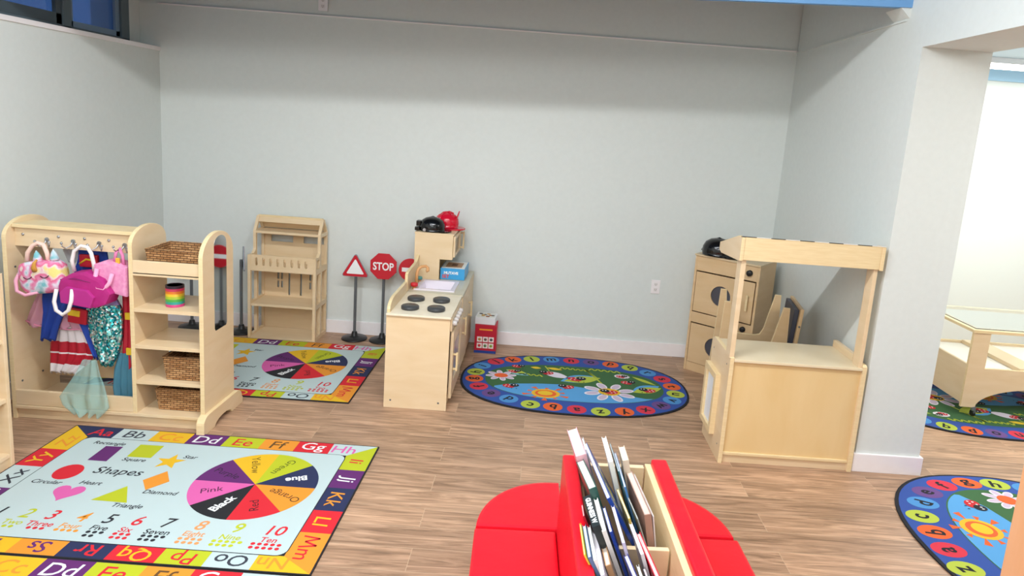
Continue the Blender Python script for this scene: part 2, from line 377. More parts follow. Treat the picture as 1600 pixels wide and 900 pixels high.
# ================================================================== RUGS
YEL, ORG, LIM, NAVY, PUR, RD, PALE, PNK, BLK = 'f3bf1c', 'f39a2c', 'c3cb1e', '232c55', '66246e', 'e0202f', 'c8dad9', 'e765ae', '1f1f24'
def shapes_rug():
    W, L, bw, bt, bo = 1.648, 1.035, .137, .115, .094
    t = MB(); K = rug(BLK)
    pts = [(-.006, .006), (W+.006, .006), (W+.006, -L-.006), (-.006, -L-.006)]
    t.prism(pts, 'z', 0, .008, K)
    z1, z2, z3, z4 = .0084, .0088, .0092, .0096
    top = [(NAVY, 'Aa', RD), (PALE, 'Bb', '3a3f4a'), (YEL, 'Cc', ORG), (PUR, 'Dd', 'f4f4f4'), (LIM, 'Ee', RD), (ORG, 'Ff', '6b4a20'), (RD, 'Gg', 'f4f4f4'), (PALE, 'Hh', PNK)]
    us = [0, .258, .452, .645, .838, 1.035, 1.222, 1.409, W]
    def quad(p): t.poly(p, z1, cur)
    for i, (c, s, tc) in enumerate(top):
        cur = rug(c); a, b_ = us[i], us[i+1]
        ia, ib = (bw if i == 0 else a), (W-bw if i == 7 else b_)
        quad([(a, 0), (ia, -bt), (ib, -bt), (b_, 0)])
        cx = (max(a, bw*.7)+min(b_, W-bw*.7))/2
        t.text(s, .104, rug(tc), T(cx, -bt/2+.002, z2), .0006, .08, xsc=1.08)
    bot = [(YEL, 'Uu', RD), (YEL, 'Tt', PUR), (ORG, 'Ss', PUR), (NAVY, 'Rr', RD), (RD, 'Qq', YEL), (LIM, 'Pp', RD), (PALE, 'Oo', '3a3f4a'), (YEL, 'Nn', ORG)]
    for i, (c, s, tc) in enumerate(bot):
        cur = rug(c); a, b_ = us[i], us[i+1]
        if i == 0: cur = rug(PALE)
        ia, ib = (bw if i == 0 else a), (W-bw if i == 7 else b_)
        quad([(ia, -L+bo), (a, -L), (b_, -L), (ib, -L+bo)])
        cx = (max(a, bw*.7)+min(b_, W-bw*.7))/2
        t.text(s, .094, rug(tc), T(cx, -L+bo/2, z2, PI), .0006, .08, xsc=1.1)
    vs = [0, .256, .424, .613, .778, L]
    right = [(LIM, 'Ii', RD), (PUR, 'Jj', 'f4f4f4'), (NAVY, 'Kk', ORG), (RD, 'Ll', YEL), (ORG, 'Mm', RD)]
    left = [(YEL, 'Zz', ORG), (RD, 'Yy', YEL), (PALE, 'Xx', '2a2f3a'), (PUR, 'Ww', 'f4f4f4'), (NAVY, 'Vv', LIM)]
    for i in range(5):
        a, b_ = vs[i], vs[i+1]; ia, ib = (bt if i == 0 else a), (L-bo if i == 4 else b_)
        cy = (max(a, bt*.7)+min(b_, L-bo*.7))/2
        cur = rug(right[i][0]); quad([(W, -a), (W-bw, -ia), (W-bw, -ib), (W, -b_)])
        if right[i][1] == 'Mm':
            def stroke(a0, a1, w_=.010):
                v0, v1 = Vector(a0), Vector(a1); d = (v1-v0).normalized(); n_ = Vector((-d.y, d.x))*w_/2
                t.add([(p.x, p.y, z2) for p in (v0+n_, v1+n_, v1-n_, v0-n_)], [[0, 1, 2, 3]], rug(RD))
            q0 = (W-bw/2, -cy)    # the capital's up is +x here, its right is -y
            P_ = lambda u, v: (q0[0]+v, q0[1]-u)
            for a0, a1 in (((-.070, -.036), (-.058, .036)), ((-.058, .036), (-.034, -.020)), ((-.034, -.020), (-.010, .036)), ((-.010, .036), (.002, -.036))): stroke(P_(*a0), P_(*a1))
            t.text('m', .098, rug(RD), T(q0[0]-.010, q0[1]-.048, z2, -PI/2), .0004, .08, xsc=1.0); 
        else: t.text(right[i][1], .098, rug(right[i][2]), T(W-bw/2, -cy, z2, -PI/2), .0005, .08, xsc=1.08)
        cur = rug(left[i][0]); quad([(0, -a), (bw, -ia), (bw, -ib), (0, -b_)])
        t.text(left[i][1], .098, rug(left[i][2]), T(bw/2, -cy, z2, PI/2), .0005, .08, xsc=1.08)
    def rr(x0, x1, y0, y1, r):
        return arc(x1-r, y1-r, r, r, 0, 90, 5)+arc(x0+r, y1-r, r, r, 90, 180, 5)+arc(x0+r, y0+r, r, r, 180, 270, 5)+arc(x1-r, y0+r, r, r, 270, 360, 5)
    # thin dark lines between the tiles and the field
    t.poly(rr(bw-.004, W-bw+.004, -L+bo-.004, -bt+.004, .045), z2, K)
    t.poly(rr(bw, W-bw, -L+bo, -bt, .042), z3, rug(PALE))
    P = lambda pts, c, z=z4: t.poly([(x, -y) for x, y in pts], z, rug(c))
    P([(.288, .194), (.375, .190), (.385, .338), (.291, .338)], PUR)
    P([(.444, .155), (.565, .152), (.570, .278), (.450, .281)], LIM)
    star = []
    for i in range(10):
        r = .074 if i % 2 == 0 else .031; a = -PI/2+i*PI/5; star.append((.678+r*math.cos(a), .298+r*math.sin(a)))
    P(star, YEL)
    P([(x, y) for x, y in arc(.279, .452, .061, .069, 0, 360, 28)[:-1]], RD)
    hp = []
    for i in range(32):
        a = 2*PI*i/32; x = 16*math.sin(a)**3; y = 13*math.cos(a)-5*math.cos(2*a)-2*math.cos(3*a)-math.cos(4*a)
        hp.append((.392+x*.0042, .615-y*.0044))
    P(hp, PNK)
    P([(.616, .534), (.530, .660), (.694, .663)], LIM)
    P([(.717, .386), (.776, .473), (.712, .556), (.652, .477)], ORG)
    for s, x, y, sz in (('Rectangle', .29, .168, .042), ('Square', .504, .309, .042), ('Star', .755, .243, .042), ('Shapes', .502, .426, .085), ('Circular', .25, .545, .042), ('Heart', .444, .529, .042), ('Diamond', .79, .567, .042), ('Triangle', .712, .688, .042)):
        t.text(s, sz, rug('23262d'), T(x, -y, z4), .0006, .2)
    names = ['One', 'Two', 'Three', 'Four', 'Five', 'Six', 'Seven', 'Eight', 'Nine', 'Ten']
    cc = ['23262d', LIM, RD, ORG, '23262d', RD, '23262d', 'f0a060', LIM, RD]
    nx = [.235, .347, .456, .586, .700, .822, .955, 1.095, 1.256, 1.418]
    wx = [.235, .335, .450, .578, .698, .809, .940, 1.093, 1.247, 1.410]
    for i in range(10):
        t.text(str(i+1), .092, rug(cc[i]), T(nx[i], -.783, z4), .001, .18)
        t.text(names[i], .046, rug(cc[i]), T(wx[i], -.848, z4), .0006, .12)
        n = i+1; rows = 1 if n <= 4 else 2; per = [n] if rows == 1 else [(n+1)//2, n//2]
        for r_ in range(rows):
            for k in range(per[r_]):
                cx = wx[i]-.0 + (k-(per[0]-1)/2)*.0272; cy = .878+r_*.024
                P(arc(cx, cy, .0098, .0092, 0, 360, 10)[:-1], cc[i])
    cx, cy, R = 1.172, .444, .289
    sl = [(0, 45, ORG, 'Orange', '5a3a18', 0), (45, 90, RD, 'Red', '4a1018', 0), (90, 135, '1b1b20', 'Black', 'f2f2f2', .002), (135, 180, PNK, 'Pink', '5a1c46', 0), (180, 225, PUR, 'Purple', '2b0f33', 0), (225, 270, YEL, 'Yellow', '6a5510', 0), (270, 315, LIM, 'Green', '55600f', 0), (315, 360, NAVY, 'Blue', 'f2f2f2', .002)]
    for a0, a1, c, s, tc, bo in sl:
        P([(cx, cy)]+arc(cx, cy, R, R, a0, a1, 10), c, z4)
        am = math.radians((a0+a1)/2); px, py = cx+.185*math.cos(am), -(cy+.185*math.sin(am))
        # words read towards the hub, from the rim on the left and from the hub on the right upside down
        t.text(s, .058, rug(tc), T(px, py, z4+.0004, -am+PI), bo, 0)
    return t
def place_rug(src, label, x, y, z, rz):
    o = src.copy(); COL.objects.link(o); o.location = (x, y, z); o.rotation_euler = (0, 0, rz); o['label'] = label
    return o
TRX, TRY, ROT = -.793, 3.34, -.0056
mbr = shapes_rug(); r1 = mbr.build('learning_rug')
tag(r1, 'rectangular alphabet rug with shapes and colour wheel, seen whole, in front of the dress-up rack', 'rug', 'alphabet and shapes rugs')
def settr(o, x, y, rz, z=0):   # x, y: the rug's top right corner
    o.rotation_euler = (0, 0, rz); o.location = (x-1.648*math.cos(rz), y-1.648*math.sin(rz), z)
settr(r1, TRX, TRY, ROT)
r2 = place_rug(r1, 'rectangular alphabet rug half hidden behind the dress-up rack, its top edge at the dollhouse', 0, 0, 0, 0); settr(r2, -1.123, 4.912, .006)
r3 = place_rug(r1, 'rectangular alphabet rug at the bottom left corner, only its top letter row seen', 0, 0, 0, 0); settr(r3, -.81, 2.286, -.008)

OB, OG, OS = '2f52a4', '3b6a3c', '5aa6e0'
ORANGE_, LIME_, BLUE_, PURPLE_, RED_ = 'f0662b', 'bccb45', '4e95d4', '6d4a8c', 'dd3348'
def oval_rug():
    t = MB()
    def sup(a, b, n, k=64): return [(math.copysign(abs(math.cos(2*PI*i/k))**(2/n), math.cos(2*PI*i/k))*a, math.copysign(abs(math.sin(2*PI*i/k))**(2/n), math.sin(2*PI*i/k))*b) for i in range(k)]
    t.prism(sup(.815, .532, 2.35), 'z', 0, .008, rug('15171f'))
    L0 = .0084; st = .0004
    t.poly(sup(.800, .517, 2.35), L0, rug(OB))
    inner = sup(.640, .330, 2.3)
    t.poly(inner, L0+st, rug(OG))
    skyc = [(-.563, -.149), (-.444, -.092), (-.263, -.059), (-.104, -.046), (.066, -.079), (.23, -.13), (.394, -.175), (.486, -.200), (.56, -.19)]
    low = [p for p in inner if p[1] < -.16 and p[0] < .56]; low = sorted(low, key=lambda p: p[0])
    t.poly(skyc+[(x*.985, y*.985) for x, y in low[::-1]], L0+2*st, rug(OS))
    let = dict(zip('dcbazyxwvutsrqponmlkjihgfe', [(-.452, -.352), (-.306, -.417), (-.159, -.430), (-.003, -.446), (.153, -.455), (.311, -.430), (.458, -.378), (.576, -.290), (.669, -.190), (.716, -.075), (.714, .060), (.667, .195), (.575, .302), (.448, .385), (.302, .428), (.150, .446), (-.005, .450), (-.163, .446), (-.316, .426), (-.460, .387), (-.588, .319), (-.682, .215), (-.716, .085), (-.714, -.044), (-.669, -.176), (-.575, -.281)]))
    cols = dict(zip('abcdefghijklmnopqrstuvwxyz', [RED_, ORANGE_, LIME_, BLUE_, PURPLE_, RED_, ORANGE_, LIME_, BLUE_, RED_, ORANGE_, LIME_, BLUE_, RED_, PURPLE_, ORANGE_, LIME_, BLUE_, RED_, ORANGE_, LIME_, BLUE_, PURPLE_, RED_, ORANGE_, LIME_]))
    for ch, (x, y) in let.items():
        t.poly(arc(x, y, .064, .064, 0, 360, 26)[:-1], L0+st, rug(cols[ch]))
        a = math.atan2(y*1.9, x)-PI/2
        t.text(ch, .105, rug('16181f'), T(x, y, L0+2*st, a), .0024, .0)
    def el(x, y, rx, ry, c, lv, rot=0, n=18):
        t.poly([(x+px*math.cos(rot)-py*math.sin(rot), y+px*math.sin(rot)+py*math.cos(rot)) for px, py in arc(0, 0, rx, ry, 0, 360, n)[:-1]], L0+lv*st, rug(c))
    def leaf(x0, y0, x1, y1, wd, c, lv):
        dx, dy = x1-x0, y1-y0; d = math.hypot(dx, dy); nx, ny = -dy/d, dx/d
        up = [(x0+dx*i/8+nx*wd*math.sin(PI*i/8), y0+dy*i/8+ny*wd*math.sin(PI*i/8)) for i in range(9)]
        dn = [(x0+dx*i/8-nx*wd*math.sin(PI*i/8), y0+dy*i/8-ny*wd*math.sin(PI*i/8)) for i in range(7, 0, -1)]
        t.poly(up+dn, L0+lv*st, rug(c))
    def line(pts, wd, c, lv):
        for (x0, y0), (x1, y1) in zip(pts, pts[1:]):
            d = math.hypot(x1-x0, y1-y0); nx, ny = -(y1-y0)/d*wd/2, (x1-x0)/d*wd/2
            t.poly([(x0+nx, y0+ny), (x1+nx, y1+ny), (x1-nx, y1-ny), (x0-nx, y0-ny)], L0+lv*st, rug(c))
    def bug(x, y, s=1, flip=1, lv=6):
        el(x-.012*flip*s, y-.004, .042*s, .030*s, 'd2252e', lv, -.25*flip)
        el(x+.026*flip*s, y+.012*s, .030*s, .026*s, '1b1c22', lv+1)
        for dx, dy in ((-.03, .006), (-.012, -.014), (-.006, .012), (-.036, -.012)): el(x+dx*flip*s, y+dy*s, .006*s, .005*s, 'f4e6e6', lv+2, 0, 8)
        for dx in (.02, .038): el(x+dx*flip*s, y+.018*s, .005*s, .006*s, 'f2f2f2', lv+2, 0, 8)
        for dx in (.01, .04): el(x+dx*flip*s, y-.040*s, .004*s, .006*s, '1b1c22', lv, 0, 6)
    # sun
    sx, sy = -.206, -.225
    for i in range(10):
        a = 2*PI*i/10+.25; r0, r1 = .085, (.165 if i % 2 else .135)
        t.poly([(sx+r0*math.cos(a), sy+r0*math.sin(a)*.8), (sx+r1*math.cos(a-.13), sy+r1*math.sin(a-.13)*.72), (sx+r1*math.cos(a+.13), sy+r1*math.sin(a+.13)*.72)], L0+3*st, rug(ORANGE_))
    el(sx, sy, .098, .076, 'f4bd2d', 4, 0, 24); el(sx, sy, .074, .056, ORANGE_, 5); el(sx-.004, sy+.004, .052, .038, 'f4c62a', 6)
    # daisies
    def daisy(x, y, n, r, rp, wp, cc, rc, off=0):
        for i in range(n):
            a = 2*PI*i/n+off; el(x+r*math.cos(a), y+r*math.sin(a)*.82, rp, wp, 'f4eef4', 4, math.atan2(math.sin(a)*.82, math.cos(a)))
            el(x+r*math.cos(a), y+r*math.sin(a)*.82, rp*.78, wp*.7, 'd8c4da', 5, math.atan2(math.sin(a)*.82, math.cos(a)))
        el(x, y, rc, rc*.8, cc, 6)
    daisy(.24, -.125, 8, .130, .058, .033, 'f0c02a', .078, .35); bug(.24, -.125, 1.15, -1, 7)
    daisy(-.53, .045, 8, .073, .040, .022, ORANGE_, .050, .2)
    # leaves, grass and ladybugs
    leaf(-.10, .015, .17, .145, .072, '5ba9e0', 3); leaf(-.075, .02, .20, .125, .062, LIME_, 4); line([(.17, .125), (.10, .27), (.20, .02)], .014, LIME_, 5)
    bug(.02, .072, 1.25, 1, 6)
    leaf(.40, -.10, .62, .05, .062, '5ba9e0', 3); leaf(.41, -.10, .63, .01, .052, LIME_, 4); bug(.52, -.05, 1.1, -1, 6)
    leaf(.44, .20, .60, .06, .022, LIME_, 3); line([(.42, .20), (.33, .17)], .01, LIME_, 3)
    el(.365, .188, .058, .040, 'f2ecf2', 3); bug(.362, .186, .8, 1, 5)
    bug(.396, .075, 1.0, 1, 4); bug(-.415, .252, .9, 1, 4)
    leaf(-.50, .16, -.33, .08, .04, '8ecbc6', 3); leaf(-.50, .165, -.35, .12, .03, LIME_, 4); bug(-.438, .142, .85, 1, 5)
    leaf(-.24, .18, -.03, .08, .048, 'efe6f2', 3); bug(-.20, .155, 1.0, -1, 5)
    leaf(-.32, .25, -.24, .24, .022, 'f1cd2f', 4); leaf(-.20, .26, -.08, .235, .022, 'f1cd2f', 4); line([(-.21, .29), (-.18, .20)], .01, LIME_, 4)
    bug(-.452, -.135, 1.05, 1, 6); bug(-.06, -.085, 1.05, -1, 6)
    def zig(x0, x1, y, n, h):
        line([(x0+(x1-x0)*i/n, y+(h if i % 2 else 0)-(i*.002)) for i in range(n+1)], .013, 'b9c93a', 3)
    zig(-.10, .10, .26, 10, .035); zig(.12, .36, .27, 10, .04); zig(-.40, -.23, .09, 8, .032)
    return t
o1 = oval_rug().build('oval_rug'); o1.location = (.335, 4.457, 0)
tag(o1, 'blue oval alphabet rug with ladybugs and daisies, seen whole, lying before the back wall', 'rug', 'oval ladybug rugs')
place_rug(o1, 'blue oval ladybug rug in the side room, lying under the wooden play table', 3.30, 4.545, 0, PI)
o3 = o1.copy(); COL.objects.link(o3); o3.scale = (.88, 1.276, 1); o3.rotation_euler = (0, 0, -PI/2+.03); o3.location = (2.575, 2.769, 0)
o3['label'] = 'blue oval ladybug rug in the opening at the right, cut by the brown cabinet edge'

# ================================================================== DRESS-UP RACK
t = thing('dress_up_rack', 'birch dress-up storage rack with three arched panels, coat hooks and five open shelves', 'storage rack', (-2.30, 3.56, 0))
def arched(y0, y1, zs, zt): return [(y0, 0.0), (y1, 0.0)]+[(y, z) for y, z in arc((y0+y1)/2, zs, (y1-y0)/2, zt-zs, 0, 180, 18)]
MB().prism(arched(3.40, 3.73, 1.02, 1.118), 'x', -2.83, -2.807, BIRCH, .003, EDGE).build('side_panel', t)
MB().prism([(y, max(z, .075)) for y, z in arched(3.40, 3.72, 1.02, 1.118)], 'x', -2.165, -2.143, BIRCH, .003, EDGE).build('divider_panel', t)
MB().prism([(y, max(z, .075)) for y, z in arched(3.385, 3.73, .97, 1.105)], 'x', -1.785, -1.762, BIRCH, .003, EDGE).build('side_panel', t)
foot = [(3.335, 0), (3.42, 0)]+arc(3.56, 0, .10, .035, 180, 0, 10)+[(3.80, 0), (3.80, .035)]+arc(3.73, .045, .06, .055, 0, 90, 6)+arc(3.40, .06, .062, .045, 90, 180, 6)
MB().prism(foot, 'x', -1.785, -1.742, BIRCH, .003, EDGE).build('foot', t)
mr = MB()
mr.prism([(3.505, .56), (3.505, 1.03)]+[(y, z) for y, z in arc(3.575, 1.03, .07, .05, 180, 0, 10)]+[(3.645, .56), (3.635, .545), (3.515, .545)], 'x', -1.7625, -1.7605, MIRROR); mr.build('mirror', t)
MB().box(-2.807, -2.165, 3.44, 3.60, 1.068, 1.088, EDGE, .004).build('top_board', t)
pr = MB().box(-2.807, -2.165, 3.46, 3.48, .965, 1.066, BIRCHX, .002)
for x in (-2.76, -2.57, -2.43, -2.30): pr.lathe([(.006, 0), (.008, -.004), (.004, -.007), (0, -.008)], (x, 3.46, 1.03), CHROME, 12, 'y')
pr = pr.build('hook_rail', t)
for x in (-2.633, -2.492, -2.353, -2.216):
    h = MB(); h.cyl((x, 3.459, 1.010), .012, -.004, CHROME, 'y', 12)
    for sg in (-1, 1): h.tube([(x, 3.455, 1.008), (x+sg*.012, 3.448, .985), (x+sg*.026, 3.435, .975), (x+sg*.036, 3.425, .985), (x+sg*.038, 3.422, 1.0)], .003, CHROME, 6); h.ball((x+sg*.038, 3.422, 1.004), .007, CHROME, seg=8)
    h.build('coat_hook', pr)
MB().box(-2.807, -2.165, 3.40, 3.42, .082, .165, BIRCHX, .002).build('front_lip', t)
MB().box(-2.807, -1.785, 3.392, 3.72, .062, .080, BIRCHX, .003).build('bottom_board', t)
MB().box(-2.807, -1.785, 3.41, 3.43, .002, .062, BIRCHX).build('toe_board', t)
MB().box(-2.807, -2.165, 3.695, 3.713, .14, .26, BIRCHX, .002).build('back_rail', t)
sh = MB().box(-2.143, -1.785, 3.40, 3.715, .862, .878, BIRCHX).box(-2.143, -1.785, 3.40, 3.414, .87, .945, BIRCHX, .003).build('top_tray', t)
for z in (.680, .474, .270):
    MB().box(-2.143, -1.785, 3.40, 3.715, z-.02, z, BIRCHX, .002).build('shelf', t)
for y, z in ((3.45, .2), (3.60, .2), (3.45, .85), (3.60, .04)): MB().cyl((-2.8065, y, z), .006, .002, GREY, 'x', 8).build('screw_head', t)

# costumes and bags on the hooks
def cloth(name, outline, y, m, label, cat, folds=7, amp=.018, th=.012, parent=None, group=None, extra=None, bands=None, ybow=.0, seed=0):
    """hanging cloth from left/right border polylines [(xl, xr, z) ...] top to bottom"""
    rows = []; N = 26; V = 34; zs = [o[2] for o in outline]
    rnd = random.Random(seed); ph = [rnd.uniform(0, 6) for _ in range(5)]
    def ip(z):
        for (a, b_, z0), (c, d, z1) in zip(outline, outline[1:]):
            if z <= z0+1e-9 and z >= z1-1e-9:
                k = (z0-z)/(z0-z1) if z0 != z1 else 0; return a+(c-a)*k, b_+(d-b_)*k
        return outline[-1][:2]
    vs = []
    for j in range(V+1):
        k = j/V; z = zs[0]+(zs[-1]-zs[0])*k; a, c = ip(z)
        for i in range(N+1):
            u = i/N; x = a+(c-a)*u
            am = amp*(.35+.65*k)
            dy = am*(math.sin(u*folds*2*PI+ph[0]+1.3*k)+.4*math.sin(u*folds*3.7+ph[1]-2*k))-ybow*math.sin(PI*u)
            dz = -.012*math.sin(u*folds*2*PI+ph[2])*k**3
            vs.append((x+.3*am*math.cos(u*folds*2*PI+ph[0]), y+dy, z+dz))
    nb = len(vs); b_ = []
    for (x, yy, z) in vs: b_.append((x, yy+th, z))
    mb = MB(); i0 = lambda i, j: j*(N+1)+i
    def mt(j):
        if bands:
            k = j/V
            for k0, mm in bands:
                if k < k0: return mm
        return m
    for j in range(V):
        fs = []
        for i in range(N):
            fs.append([i0(i, j), i0(i+1, j), i0(i+1, j+1), i0(i, j+1)]); fs.append([nb+i0(i, j+1), nb+i0(i+1, j+1), nb+i0(i+1, j), nb+i0(i, j)])
        fs.append([i0(0, j), i0(0, j+1), nb+i0(0, j+1), nb+i0(0, j)]); fs.append([i0(N, j+1), i0(N, j), nb+i0(N, j), nb+i0(N, j+1)])
        mi = mb.mi(mt(j))
        if j == 0: mb.v = [Vector(p) for p in vs+b_]
        for f in fs: mb.f.append(f); mb.m.append(mi); mb.sm.append(True)
    mi = mb.mi(mt(V-1))
    for i in range(N): mb.f.append([i0(i+1, 0), i0(i, 0), nb+i0(i, 0), nb+i0(i+1, 0)]); mb.f.append([i0(i, V), i0(i+1, V), nb+i0(i+1, V), nb+i0(i, V)]); mb.m += [mi, mi]; mb.sm += [True, True]
    if extra: extra(mb)
    o = mb.build(name, parent)
    if label: tag(o, label, cat, group)
    return o
BLU = noisy('royal_blue_fabric', '1c3f9c', '2247a8', nscale=15, rough=.8); REDF = noisy('red_satin', 'b3122a', 'bd1830', nscale=12, rough=.5)
YELF = C('e8c22a', .6); WHF = C('ece4e6', .8); LAV = C('9a8fca', .7)
t = thing('hero_costume', 'blue dress-up suit with red and yellow belt hanging behind the pink bags', 'costume', (-2.5, 3.55, .35))
o = cloth('torso', [(-2.51, -2.37, 1.0), (-2.52, -2.36, .90), (-2.56, -2.37, .78), (-2.55, -2.42, .66)], 3.53, BLU, None, None, 3, .008, parent=t)
cloth('sleeve', [(-2.665, -2.49, .78), (-2.68, -2.53, .68), (-2.68, -2.57, .60), (-2.695, -2.605, .52), (-2.71, -2.63, .44)], 3.462, BLU, None, None, 2, .010, parent=t, seed=2)
cloth('trouser_leg', [(-2.57, -2.44, .67), (-2.53, -2.43, .58), (-2.48, -2.40, .47), (-2.43, -2.39, .345)], 3.485, BLU, None, None, 2, .009, parent=t, seed=3)
MB(Matrix.Translation((-2.49, 3.470, .595)) @ Matrix.Rotation(.12, 4, 'Y')).box(-.05, .05, -.014, .006, -.045, .04, REDF, .006).box(-.05, .015, -.018, .0, -.004, .03, YELF, .004).build('belt', t)
MB().box(-2.50, -2.40, 3.505, 3.525, .86, .93, REDF, .008).tube([(-2.50, 3.511, .875), (-2.46, 3.508, .905), (-2.42, 3.508, .90), (-2.41, 3.51, .87)], .007, YELF).build('chest_patch', t)
pk = C('e58fae', .7)
def hem(mb): mb.tube([(-2.80, 3.49, .535), (-2.74, 3.485, .515), (-2.66, 3.485, .503), (-2.56, 3.485, .503), (-2.48, 3.485, .510)], .004, pk, 6)
cloth('tulle_skirt', [(-2.70, -2.62, .745), (-2.74, -2.57, .66), (-2.775, -2.52, .59), (-2.80, -2.48, .535), (-2.785, -2.47, .51)], 3.492, TULP, 'sheer pink tulle skirt hanging at the left below the unicorn bag', 'costume', 6, .014, .004, extra=hem)
RB = lambda *k: list(k)
cloth('ruffled_skirt', [(-2.665, -2.495, .54), (-2.675, -2.465, .47), (-2.685, -2.445, .42), (-2.69, -2.435, .37), (-2.69, -2.47, .31), (-2.685, -2.56, .235)], 3.505,
      WHF, 'white and red ruffled skirt with shiny bands hanging under the blue suit', 'costume', 5, .012, .006,
      bands=RB((.10, WHF), (.13, C('2a6b50', .6)), (.36, WHF), (.56, REDF), (.60, WHF), (.80, REDF), (1.1, WHF)), seed=4)
cloth('mermaid_tail', [(-2.445, -2.29, .70), (-2.45, -2.262, .65), (-2.445, -2.258, .58), (-2.435, -2.262, .48), (-2.405, -2.28, .39), (-2.385, -2.31, .32)], 3.475, SEQ,
      'teal and silver sequined mermaid tail costume hanging in the rack', 'costume', 3, .007, .02, ybow=.03, bands=[(.07, LAV), (1.1, SEQ)], seed=5)
cloth('tulle_fin', [(-2.41, -2.335, .38), (-2.45, -2.32, .30), (-2.49, -2.30, .24), (-2.545, -2.285, .16), (-2.53, -2.28, .11), (-2.47, -2.33, .055)], 3.375, TULG,
      'pale green tulle fin spilling over the front lip of the rack', 'costume', 3, .010, .003, seed=6)
cloth('teal_net_skirt', [(-2.30, -2.22, .38), (-2.33, -2.19, .28), (-2.34, -2.18, .18), (-2.33, -2.18, .11)], 3.50, TULB, 'dark teal net skirt hanging low beside the divider panel', 'costume', 4, .010, .004, seed=8)
def ry(mb):
    for z in (.60, .395): mb.box(-2.252, -2.222, 3.492, 3.504, z-.02, z+.02, YELF, .003)
cloth('red_cape', [(-2.27, -2.175, .80), (-2.27, -2.175, .60), (-2.28, -2.175, .30)], 3.505, REDF, 'plain red garment with yellow patches hanging at the divider panel', 'costume', 3, .006, .01, extra=ry, seed=9)
cloth('grey_shirt', [(-2.62, -2.52, 1.0), (-2.63, -2.50, .93), (-2.60, -2.50, .86)], 3.57, C('c6cacb', .8), 'pale grey garment hanging behind the unicorn bag', 'costume', 3, .006, .01, seed=10)
# bags
def fluffy(name, c, s, m, sub=3, amp=.004, seed=1, nz=30, M=None):
    b_ = bmesh.new(); bmesh.ops.create_cube(b_, size=1); bmesh.ops.subdivide_edges(b_, edges=b_.edges[:], cuts=10, use_grid_fill=True)
    from mathutils import noise
    for v in b_.verts:
        p = v.co*2; e = 4.0; n = (abs(p.x)**e+abs(p.y)**e+abs(p.z)**e)**(1/e); p = p/n if n else p
        k = 1+amp*10*noise.noise(p*nz/10+Vector((seed, 0, 0)))
        v.co = Vector((p.x*s[0]*k, p.y*s[1]*k, p.z*s[2]*k))
    mb = MB(M or Matrix.Translation(c)); mb.bm(b_, m, True); return mb
def pastel():
    m = mat('pastel_plush', 'f2b9c9', .95); n, l, b_ = nodes(m); tc = n.new('ShaderNodeTexCoord'); no = n.new('ShaderNodeTexNoise'); no.inputs['Scale'].default_value = 12
    cr = n.new('ShaderNodeValToRGB'); e = cr.color_ramp.elements; e[0].position = .32; e[0].color = lin('7fc0c8'); e[1].position = .66; e[1].color = lin('ecdc86')
    for p, c in ((.40, 'dfdce6'), (.46, 'e58fb4'), (.53, 'e4698f'), (.585, 'ecd2d6')): x = e.new(p); x.color = lin(c)
    l.new(tc.outputs['Object'], no.inputs['Vector']); l.new(no.outputs['Fac'], cr.inputs[0]); l.new(cr.outputs[0], b_.inputs['Base Color'])
    n2 = n.new('ShaderNodeTexNoise'); n2.inputs['Scale'].default_value = 220; l.new(tc.outputs['Object'], n2.inputs['Vector'])
    bp = n.new('ShaderNodeBump'); bp.inputs['Strength'].default_value = .7; bp.inputs['Distance'].default_value = .004; l.new(n2.outputs['Fac'], bp.inputs['Height']); l.new(bp.outputs[0], b_.inputs['Normal'])
    return m
PL = pastel()
t = thing('unicorn_bag', 'fluffy pastel unicorn backpack with golden horn and sleeping eyes on the left hook', 'bag', (-2.64, 3.42, .83))
MU = Matrix.Translation((-2.612, 3.40, .822)) @ Matrix.Rotation(-.14, 4, 'Y')
fluffy('body', None, (.114, .055, .088), PL, M=MU).build('body', t)
f = None
for x in (-.045, .045): MB(MU).tube([(x-.022, -.057, .012), (x-.012, -.059, .004), (x, -.060, .001), (x+.012, -.059, .004), (x+.022, -.057, .012)], .0022, C('3a2430', .6), 6).build('closed_eye', t)
MB(MU).tube([(-.003, -.05, .045), (0, -.062, .06), (.008, -.06, .085), (.018, -.05, .1)], .016, C('c8913c', .4), 10, .004).build('horn', t)
for sx in (-1, 1):
    MB(MU).lathe([(.0, .05), (.012, .03), (.022, .0), (.018, -.012), (0, -.014)], (.035+sx*.045, -.01, .095), PL, 10).build('ear', t)
pinks = C('eda9bf', .7)
MB().tube([(-2.70, 3.40, .90), (-2.695, 3.40, .945), (-2.67, 3.405, .985), (-2.645, 3.41, 1.0), (-2.615, 3.41, .99), (-2.592, 3.40, .95), (-2.585, 3.40, .90)], .011, C('f2cdbd', .7), 8).build('carry_handle', t)
MB().tube([(-2.715, 3.38, .86), (-2.735, 3.36, .80), (-2.725, 3.35, .745), (-2.68, 3.35, .725), (-2.62, 3.36, .745)], .009, pinks, 8).build('strap', t)
MAG = noisy('magenta_fabric', 'a81c72', 'b8247f', nscale=14, rough=.6)
t = thing('magenta_backpack', 'magenta backpack with white rope handles hanging on the middle hook', 'bag', (-2.39, 3.42, .77))
b_ = MB(Matrix.Translation((-2.368, 3.40, .775)) @ Matrix.Rotation(.10, 4, 'Y'))
b_.prism([(-.125, -.085), (.06, -.09), (.115, -.06), (.135, .0), (.08, .07), (-.01, .098), (-.075, .08), (-.13, .04), (-.14, .0)], 'y', -.05, .05, MAG, .016, smooth=False).build('body', t)
